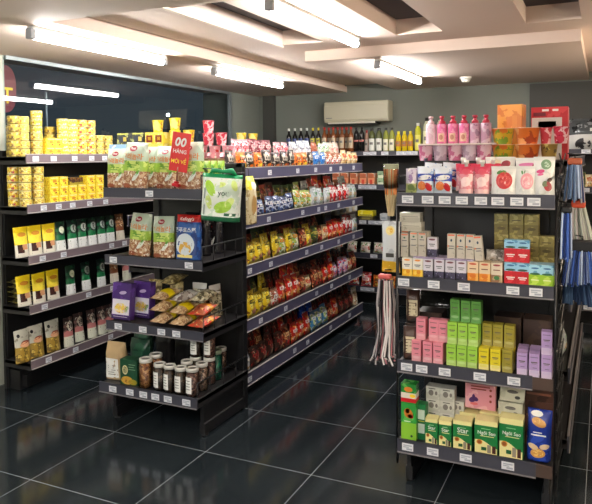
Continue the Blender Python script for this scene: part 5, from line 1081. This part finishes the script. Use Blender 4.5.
b_, P_ = carton(.042, .165, .05, [(1, 0)]); b_.rec(P_, -.015, .016, .03, .075, 1); b_.rec(P_, -.015, .016, .095, .14, 1); lines(b_, P_, 0, .088, .03, 1, 2)
gs = Proto(b_.build('food_carton', [mat('carton_pine_green', (26, 110, 60), .35), mat('print_mint_white', (206, 220, 206), .4), yel])); md(gs, 'slim green carton with two pale panels beside the fruit box', 'carton', None, 422.5, Y1+.02, z, 0)
b_, P_ = carton(.066, .058, .06, [(1, 0)]); b_.ell(P_, -.008, .03, .012, .014, 1, 12); b_.ell(P_, .016, .03, .006, .010, 1, 10); bar(b_, P_, -.02, .012, .048, .052, 2)
wc = Proto(b_.build('food_carton', [prn('carton_paper_white', (206, 206, 196), [((190, 190, 180), 16, .55, 'n')], .4, 0), mat('print_grey', 0), mat('print_dark', (70, 70, 66), .4)]))
g = 'white cartons stacked behind the milk cartons'
for k, (px, col_) in enumerate(((434.5, 'left'), (448.5, 'right'), (458, 'third'))):
    for lv in range(4 if k < 2 else 3): md(wc, 'small white printed carton, %s stack, %s from the bottom, behind the milk cartons' % (col_, ORD[lv+1]), 'carton', g, px, Y1+.085+.02*(k == 2), z+lv*.0585, random.uniform(-.06, .06))
b_, P_ = carton(.135, .125, .05, [(.9, 0), (1, 1)]); lines(b_, P_, .0, .105, .085, 2, 2, .012, .006); b_.ell(P_, -.035, .04, .016, .012, 3, 12, .4); b_.ell(P_, -.022, .044, .014, .010, 3, 12, -.4); b_.ell(P_, -.03, .052, .007, .014, 3, 12); b_.ell(P_, -.028, .022, .018, .006, 4, 12)
for k in range(3): b_.ell(P_, .045, .09-.025*k, .006, .006, 2, 10)
pkb = Proto(b_.build('food_carton', [prn('carton_pink', (226, 150, 160), [((236, 176, 180), 12, .55, 'n')], .35, 0), mat('carton_pink_top', (110, 60, 70), .4), mat('print_maroon', 0), mat('print_berry', (90, 50, 110), .4), mat('print_coral', (226, 110, 110), .4)]))
md(pkb, 'pink box with a purple flower standing above the milk cartons', 'box', None, 481, Y1+.105, z+.150, .03, -.05)
b_, P_ = carton(.105, .068, .10, [(1, 0)]); b_.ell(P_, .0, .044, .024, .008, 1, 12); lines(b_, P_, 0, .05, .03, 1, 2); b_.ell(P_, .022, .02, .012, .008, 2, 10)
wt = Proto(b_.build('food_carton', [prn('carton_ivory', (214, 212, 190), [((200, 198, 176), 12, .55, 'n')], .4, 0), mat('print_grey', 0), mat('print_dark', 0)]))
for k, (dz, rz, ry) in enumerate(((0, .0, 0), (.0685, .05, 0), (.137, -.02, 0), (.2055, .12, 0.06))): md(wt, 'ivory carton behind the tallest milk carton, %s in its stack' % ('bottom', 'second', 'third', 'tilted topmost')[k], 'carton', 'ivory cartons behind the tallest milk carton', 512, Y1+.125, z+dz+(.003 if k == 3 else 0), rz, 0, ry)
b_, P_ = bag(.098, .215, .06, 'gusset', [(1, 0)], 123, .004); b_.ell(P_, .0, .165, .030, .018, 2, 14, -.3); b_.ell(P_, -.008, .172, .014, .010, 3, 12, -.3); b_.rec(P_, -.03, .03, .108, .114, 1); b_.rec(P_, -.022, .014, .12, .124, 1)
b_.ell(P_, -.02, .06, .022, .012, 4, 14, -.3); b_.ell(P_, .025, .066, .020, .011, 4, 14, .3); b_.ell(P_, .0, .035, .030, .020, 2, 16, .1); b_.ell(P_, .0, .035, .022, .013, 3, 14, .1); b_.ell(P_, -.01, .198, .024, .012, 1, 14)
bl = Proto(b_.build('biscuit_bag', [prn('film_cobalt', (30, 52, 140), [((44, 72, 170), 14, .55, 'n')], .25), white, mat('print_biscuit', (206, 150, 70), .4), mat('print_biscuit_light', (236, 196, 110), .4), mat('print_oat', (216, 190, 150), .4)]))
md(bl, 'blue biscuit bag at the right end of the milk display\'s bottom shelf', 'bag', None, 538.5, RYF+.06, z, -.03, -.05, .02)
under_b = plainbox('brown_cases', .13, .10, .12, ((84, 56, 44), [((60, 40, 32), 14, .55, 'n')]), [(-.4, .4, .3, .4, (140, 90, 70))])
for lv in range(3): md(under_b, 'dark brown box behind the blue biscuit bag, %s of its stack' % ('bottom', 'middle', 'top')[lv], 'box', 'brown boxes behind the biscuit bag', 540, RYF+.26, z+lv*.1005)

# ================================================================== on top of the right rack
z = RTT; g = 'tubs and bottles on top of the right rack'; Yt = 3.545
def top2(pro, desc, cat, px, Y, dz, rz=0, grp=g, rx=0): return pro.put(desc, cat, grp, (xx(px, Y, z+dz+.05), Y, z+dz+.0006), rz, rx)
tk = cup('pink_low', (216, 120, 156), [((240, 200, 214), 22, .55, 'n')], mat('lid_blush', (232, 190, 206), .35), .042, .082, 'pudding_cup'); tk2 = cup('mauve_low', (196, 170, 190), [((226, 206, 220), 22, .55, 'n')], mat('lid_blush', 0), .042, .082, 'pudding_cup')
for k, px in enumerate((426, 440.5, 455, 469.5, 484)):
    top2((tk, tk2)[k % 2], '%s cup in the lower tier behind the rail, %s from left' % (('pink', 'mauve')[k % 2], ORD[k+1]), 'cup', px, Yt, 0)
tray = plainbox('pink_tray', .40, .008, .11, ((226, 206, 200), [((206, 180, 176), 14, .55, 'n')]), [(-.45, .45, .2, .8, (236, 222, 214))], 'tray')
top2(tray, 'thin pale tray carrying the pink bottles above the cups', 'tray', 458, Yt, .0828, 0, None)
def pump(nm, base, blobs, capc, lab):
    t = empty('pump_bottle'); r, h = .0275, .105
    MB().lathe([(r*.93, 0), (r, .004), (r, h*.94), (r*.9, h), (.001, h)], 18).build('bottle_body', prn('pump_'+nm, base, blobs, .3, 0), t)
    MB().lathe([(.018, h), (.018, h+.014), (.009, h+.018), (.009, h+.032), (.014, h+.032), (.012, h+.042), (.001, h+.043)], 14).build('cap', capc, t)
    if lab:
        b = MB(); vs = []; n = 8
        for zz in (h*.10, h*.52):
            for k in range(n+1):
                a = -math.pi/2-.6+1.2*k/n; vs.append(((r+.001)*math.cos(a), (r+.001)*math.sin(a), zz))
        b.add(vs, [(k, k+1, n+2+k, n+1+k) for k in range(n)], 0, True); b.ell(lambda a, c: ((r+.002)*math.sin(a/r), -(r+.002)*math.cos(a/r), c), 0, h*.32, .010, .014, 1, 12)
        b.build('label', [mat('label_tan', (226, 190, 160), .4), mat('print_tan_dark', (190, 130, 110), .4)], t)
    return Proto(t)
capc_ = mat('cap_crimson', (190, 50, 76), .35); b1 = pump('rose', (222, 106, 158), [((236, 150, 186), 20, .56, 'n')], capc_, True); b2_ = pump('mauve', (196, 150, 176), [((214, 190, 204), 24, .54, 'n'), ((150, 110, 140), 24, .6, 'n')], capc_, False); b3 = pump('plain', (222, 190, 206), [((236, 214, 224), 20, .55, 'n')], mat('cap_pale', (226, 190, 200), .35), False)
for k, (px, pro, d) in enumerate(((431, b3, 'pale pink'), (442, b1, 'bright pink'), (453, b1, 'bright pink'), (464, b1, 'bright pink'), (475, b2_, 'mauve'), (486, b2_, 'mauve'))): top2(pro, '%s pump bottle on the pale tray, %s of six from left' % (d, ORD[k+1]), 'bottle', px, Yt, .0912)
def tub(nm, base, blobs, r, h, lidc): return cup(nm, base, blobs, lidc, r, h, 'food_tub')
lo = mat('lid_orange', (236, 196, 170), .3); t1 = tub('orange', (222, 116, 50), [((240, 170, 110), 16, .58, 'n'), ((170, 70, 40), 18, .62, 'n')], .062, .082, lo); t2 = tub('green_orange', (206, 170, 50), [((120, 150, 50), 14, .56, 'n'), ((222, 120, 50), 14, .57, 'n'), (W_, 18, .66, 'n')], .058, .082, lo)
t3 = tub('olive', (150, 120, 60), [((206, 190, 110), 26, .56, 'n'), ((90, 70, 40), 22, .6, 'n')], .042, .0824, mat('lid_cream', (226, 206, 170), .3)); t4 = tub('pinkred', (196, 60, 70), [((236, 190, 190), 20, .56, 'n')], .030, .08, mat('lid_rose', 0)); t5 = tub('red', (220, 40, 52), [((240, 90, 90), 18, .6, 'n')], .038, .085, mat('lid_rose', 0))
for lv, specs in enumerate((((503, t2, 'green and orange'), (527.5, t1, 'orange'), (549, t3, 'olive')), ((503, t2, 'green and orange'), (527.5, t1, 'orange'), (546, t4, 'pink and red'), (561, t5, 'bright red')))):
    for k, (px, pro, d) in enumerate(specs): top2(pro, '%s food tub on the right rack\'s top, %s layer, %s from left' % (d, ('lower', 'upper')[lv], ORD[k+1]), 'tub', px, Yt+.02, lv*.0835)
top2(plainbox('orange_case', .13, .30, .10, ((214, 122, 44), [((236, 160, 70), 10, .55, 'n')]), [(.1, .3, .3, .8, (222, 140, 60))]), 'tall plain orange box behind the tubs on the right rack', 'box', 511.5, 3.78, 0, -.1, None)
hb_ = plainbox('red_white_case', .19, .29, .14, ((196, 34, 44), [((216, 60, 66), 10, .58, 'n')]), [(-.48, .34, .0, .80, (228, 226, 222)), (-.30, .18, .60, .73, (30, 30, 34)), (-.44, -.1, .83, .90, (120, 20, 40)), (-.2, -.02, .92, .96, (240, 236, 230)), (.08, .24, .92, .96, (240, 236, 230))])
top2(hb_, 'red and white box with a black window on top of the right rack', 'box', 550, 3.97, 0, 0, None)
for k, px in enumerate((497, 500)): pass
# wrapped black and white bundle on the far right of the back rack
zr = BT[0]; b_, P_ = bag(.42, .30, .20, 'pillow', [(.48, 1), (1, 0)], 127, .02); b_.ell(P_, -.06, .06, .07, .05, 2, 16); b_.rec(P_, .0, .15, .17, .20, 1)
Proto(b_.build('wrapped_bundle', [prn('wrap_smoke', (84, 88, 90), [((150, 154, 156), 10, .57, 'n'), ((36, 38, 40), 14, .58, 'n')], .15), mat('wrap_white', (222, 222, 218), .3), mat('wrap_dark', (58, 56, 58), .3)])).put('black and white bundle in clear plastic on the back rack at far right', 'bundle', None, (xx(590, 6.62, zr+.1), 6.62, zr), 0, -.1)
for k, (px, li, d) in enumerate(((579, 1, 'second'), (592, 1, 'second'), (588, 3, 'fourth'), (574, 4, 'bottom'), (588, 4, 'bottom'))):
    SN[('green_dark', 'cream', 'choco', 'tray_red', 'white')[k]].put('small %s pack on the %s shelf of the far right back rack' % (('dark green', 'cream', 'dark', 'red and white', 'white')[k], d), 'pack', 'packs on the far right back rack', (xx(px, 6.6, BT[li]+.06), 6.6, BT[li]), .1*k, -.3)

# ================================================================== things hung on the milk display's sides
hx, hy = RX0-.045, RYF+.02
def hang(px, py, Y): p = at_y(px, py, Y); return p.x, p.z+EYE
def hook(px, py, Y, desc):
    x, z_ = hang(px, py, Y); t = empty('display_hook', (x, Y, z_)); tag(t, desc, 'hook', 'hooks on the milk display')
    return t, x, z_
# chopsticks pack
x_, zt_ = hang(391, 165, 2.95); x2, zb2 = hang(391, 216, 2.95)
t = empty('chopstick_pack', (x_, 2.95, zb2)); tag(t, 'clear hanging pack of orange-tipped sticks left of the milk display\'s top shelf', 'stick pack'); H = zt_-zb2
for k in range(16):
    a = k/16*6.28; q = MB(); r_ = .010+.016*(k % 3)/2
    q.tube([(r_*.5*math.cos(a), r_*.5*math.sin(a), 0), (r_*math.cos(a), r_*math.sin(a), H*.42), (r_*1.25*math.cos(a), r_*1.25*math.sin(a), H*.92)], .003, 5)
    q.f = q.f; q.m = [(0 if (i < 5 or k % 3 == 0) else 1) for i in range(len(q.f))]; q.build('stick', [mat('stick_cream', (226, 206, 160), .5), mat('stick_orange', (236, 150, 84), .5)], t)
b = MB(); b.lathe([(.034, H*.55), (.036, H*.9), (.036, H)], 14); b.build('sleeve', clear('clear_film', 0, 0), t); MB().box(-.036, .036, -.004, .004, H*.92, H*1.02, 0, .002).build('header_card', mat('header_pale', (206, 214, 180), .4), t)
MB().tube([(.0, .0, H), (.034, .0, H+.01)], .003).build('hook', black, t)
# mop bag
x_, zt_ = hang(391, 221, 2.95); x2, zb2 = hang(391, 272, 2.95); H = zt_-zb2
t = empty('mop_bag', (x_, 2.95, zb2)); tag(t, 'white hanging bag with a yellow sun and golden bottom left of the milk display', 'bag')
b_, P_ = bag(.088, H, .04, 'pillow', [(.22, 1), (1, 0)], 131, .004); b_.ell(P_, .0, H*.82, .022, .022, 2, 16); b_.ell(P_, .0, H*.82, .014, .014, 3, 14); b_.rec(P_, -.02, .02, H*.30, H*.38, 4)
b_.build('bag_body', [prn('bag_white_film', (214, 218, 220), [((190, 194, 200), 14, .57, 'n')], .25), prn('bag_gold', (222, 176, 50), [((240, 206, 110), 24, .55, 'n')], .3), mat('print_sun_pale', (240, 222, 150), .4), mat('print_sun', (236, 190, 60), .4), mat('print_dark', 0)], t)
MB().tube([(0, 0, H*.98), (.0, 0, H+.02), (.032, 0, H+.025)], .003).build('hook', black, t)
# string mop
x_, zt_ = hang(385, 274, 2.94); x2, zb2 = hang(385, 364, 2.94); H = zt_-zb2
t = empty('string_mop', (x_, 2.94, zb2)); tag(t, 'pink, white and black string mop head hanging left of the milk display', 'mop head')
MB().box(-.030, .030, -.016, .016, H-.022, H, 0, .007).build('clamp', mat('clamp_coral', (206, 96, 92), .4), t)
random.seed(5); cols = [mat('string_white', (224, 216, 214), .8), mat('string_pink', (222, 150, 160), .8), mat('string_black', (44, 40, 44), .8), mat('string_grey', (170, 164, 166), .8)]
for k in range(58):
    a = random.uniform(-1, 1); d_ = random.uniform(-1, 1); out = 1.0+random.uniform(0, .5); q = MB()
    q.tube([(a*.03, d_*.014, H-.03), (a*.038+random.uniform(-.006, .006), d_*.024, H*.68), (a*.036+random.uniform(-.008, .008), d_*.022, H*.36), (a*.036*out-.012, d_*.03, H*.10), (a*.042*out-.04*(a < 0)*random.random(), d_*.04, random.uniform(.0, .05))], .0042, 5)
    q.build('string', cols[random.choice((0, 0, 1, 1, 2, 2, 2, 2, 3))], t)
MB().tube([(0, 0, H), (0, 0, H+.02), (.03, 0, H+.022)], .003).build('hook', black, t)
# right side: white mop, blue fringe, striped cloth mop
def fringe(name, label, cat, px, py0, py1, Y, w0_, w1_, n, mats, clampm, cl=.03, rad=.005, seed=3, stripes=None, dx=0):
    random.seed(seed); x_, zt_ = hang(px, py0, Y); x2, zb2 = hang(px, py1, Y); H = zt_-zb2; t = empty(name, (x_, Y, zb2)); tag(t, label, cat)
    MB().box(-w0_/2-.004, w0_/2+.004, -.022, .022, H-cl, H, 0, .008).build('clamp', clampm, t)
    for k in range(n):
        a = -1+2*(k+.5)/n+random.uniform(-.05, .05); d_ = random.uniform(-1, 1); q = MB()
        q.tube([(a*w0_/2, d_*.016, H-cl*.7), (a*(w0_*.6+w1_*.4)/2+dx*.3, d_*.03, H*.6), (a*(w0_*.2+w1_*.8)/2+dx*.8, d_*.034, H*.25), (a*w1_/2+dx, d_*.036, random.uniform(.0, .025))], rad, 5)
        q.build('string', mats[k % len(mats)], t)
    MB().tube([(0, 0, H), (0, 0, H+.015), (-.03, 0, H+.02)], .003).build('hook', black, t)
    return t
sb = mat('string_slate', (96, 122, 160), .8); swh = mat('string_white', 0); sgr = mat('string_grey', 0); snv = mat('string_navy', (36, 56, 110), .8); sbl = mat('string_blue', (66, 104, 190), .8); slb = mat('string_pale_blue', (186, 206, 236), .8)
org = mat('clamp_orange', (222, 84, 50), .4)
fringe('string_mop', 'grey-blue fringed mop head at the top right, above the orange clamp', 'mop head', 575, 158, 203, 3.12, .05, .085, 26, [sb, sgr, slb, snv], mat('clamp_rust', (170, 84, 50), .4), .03, .0045, 3)
fringe('string_mop', 'white string mop head with an orange clamp hanging right of the milk display', 'mop head', 578.5, 200, 252, 3.16, .05, .105, 34, [mat('string_pale', (190, 196, 184), .8), sgr, mat('string_pale', 0)], org, .035, .005, 4, dx=.02)
fringe('string_mop', 'blue and white strip mop hanging against the milk display\'s right post', 'mop head', 566.5, 206, 262, 2.96, .035, .045, 14, [sbl, slb, snv], black, .03, .004, 6)
fringe('string_mop', 'wide blue striped mop skirt hanging below the white mop head', 'mop head', 583, 240, 287, 3.10, .105, .165, 110, [sbl, snv, sbl, slb], mat('clamp_black', (24, 24, 28), .4), .05, .0034, 8)
fringe('string_mop', 'dark blue cloth mop under the striped skirt at far right', 'mop head', 579, 272, 305, 3.17, .11, .15, 22, [mat('string_deep_blue', (34, 56, 92), .8), mat('string_teal', (48, 76, 110), .8)], mat('clamp_black', 0), .03, .008, 9, dx=.01)
SN['white'].put('white pack sticking out of the right rack\'s low shelf edge', 'pack', None, (RM1-.045, 3.75, MZ[3][0]-.014), R90, -.05)
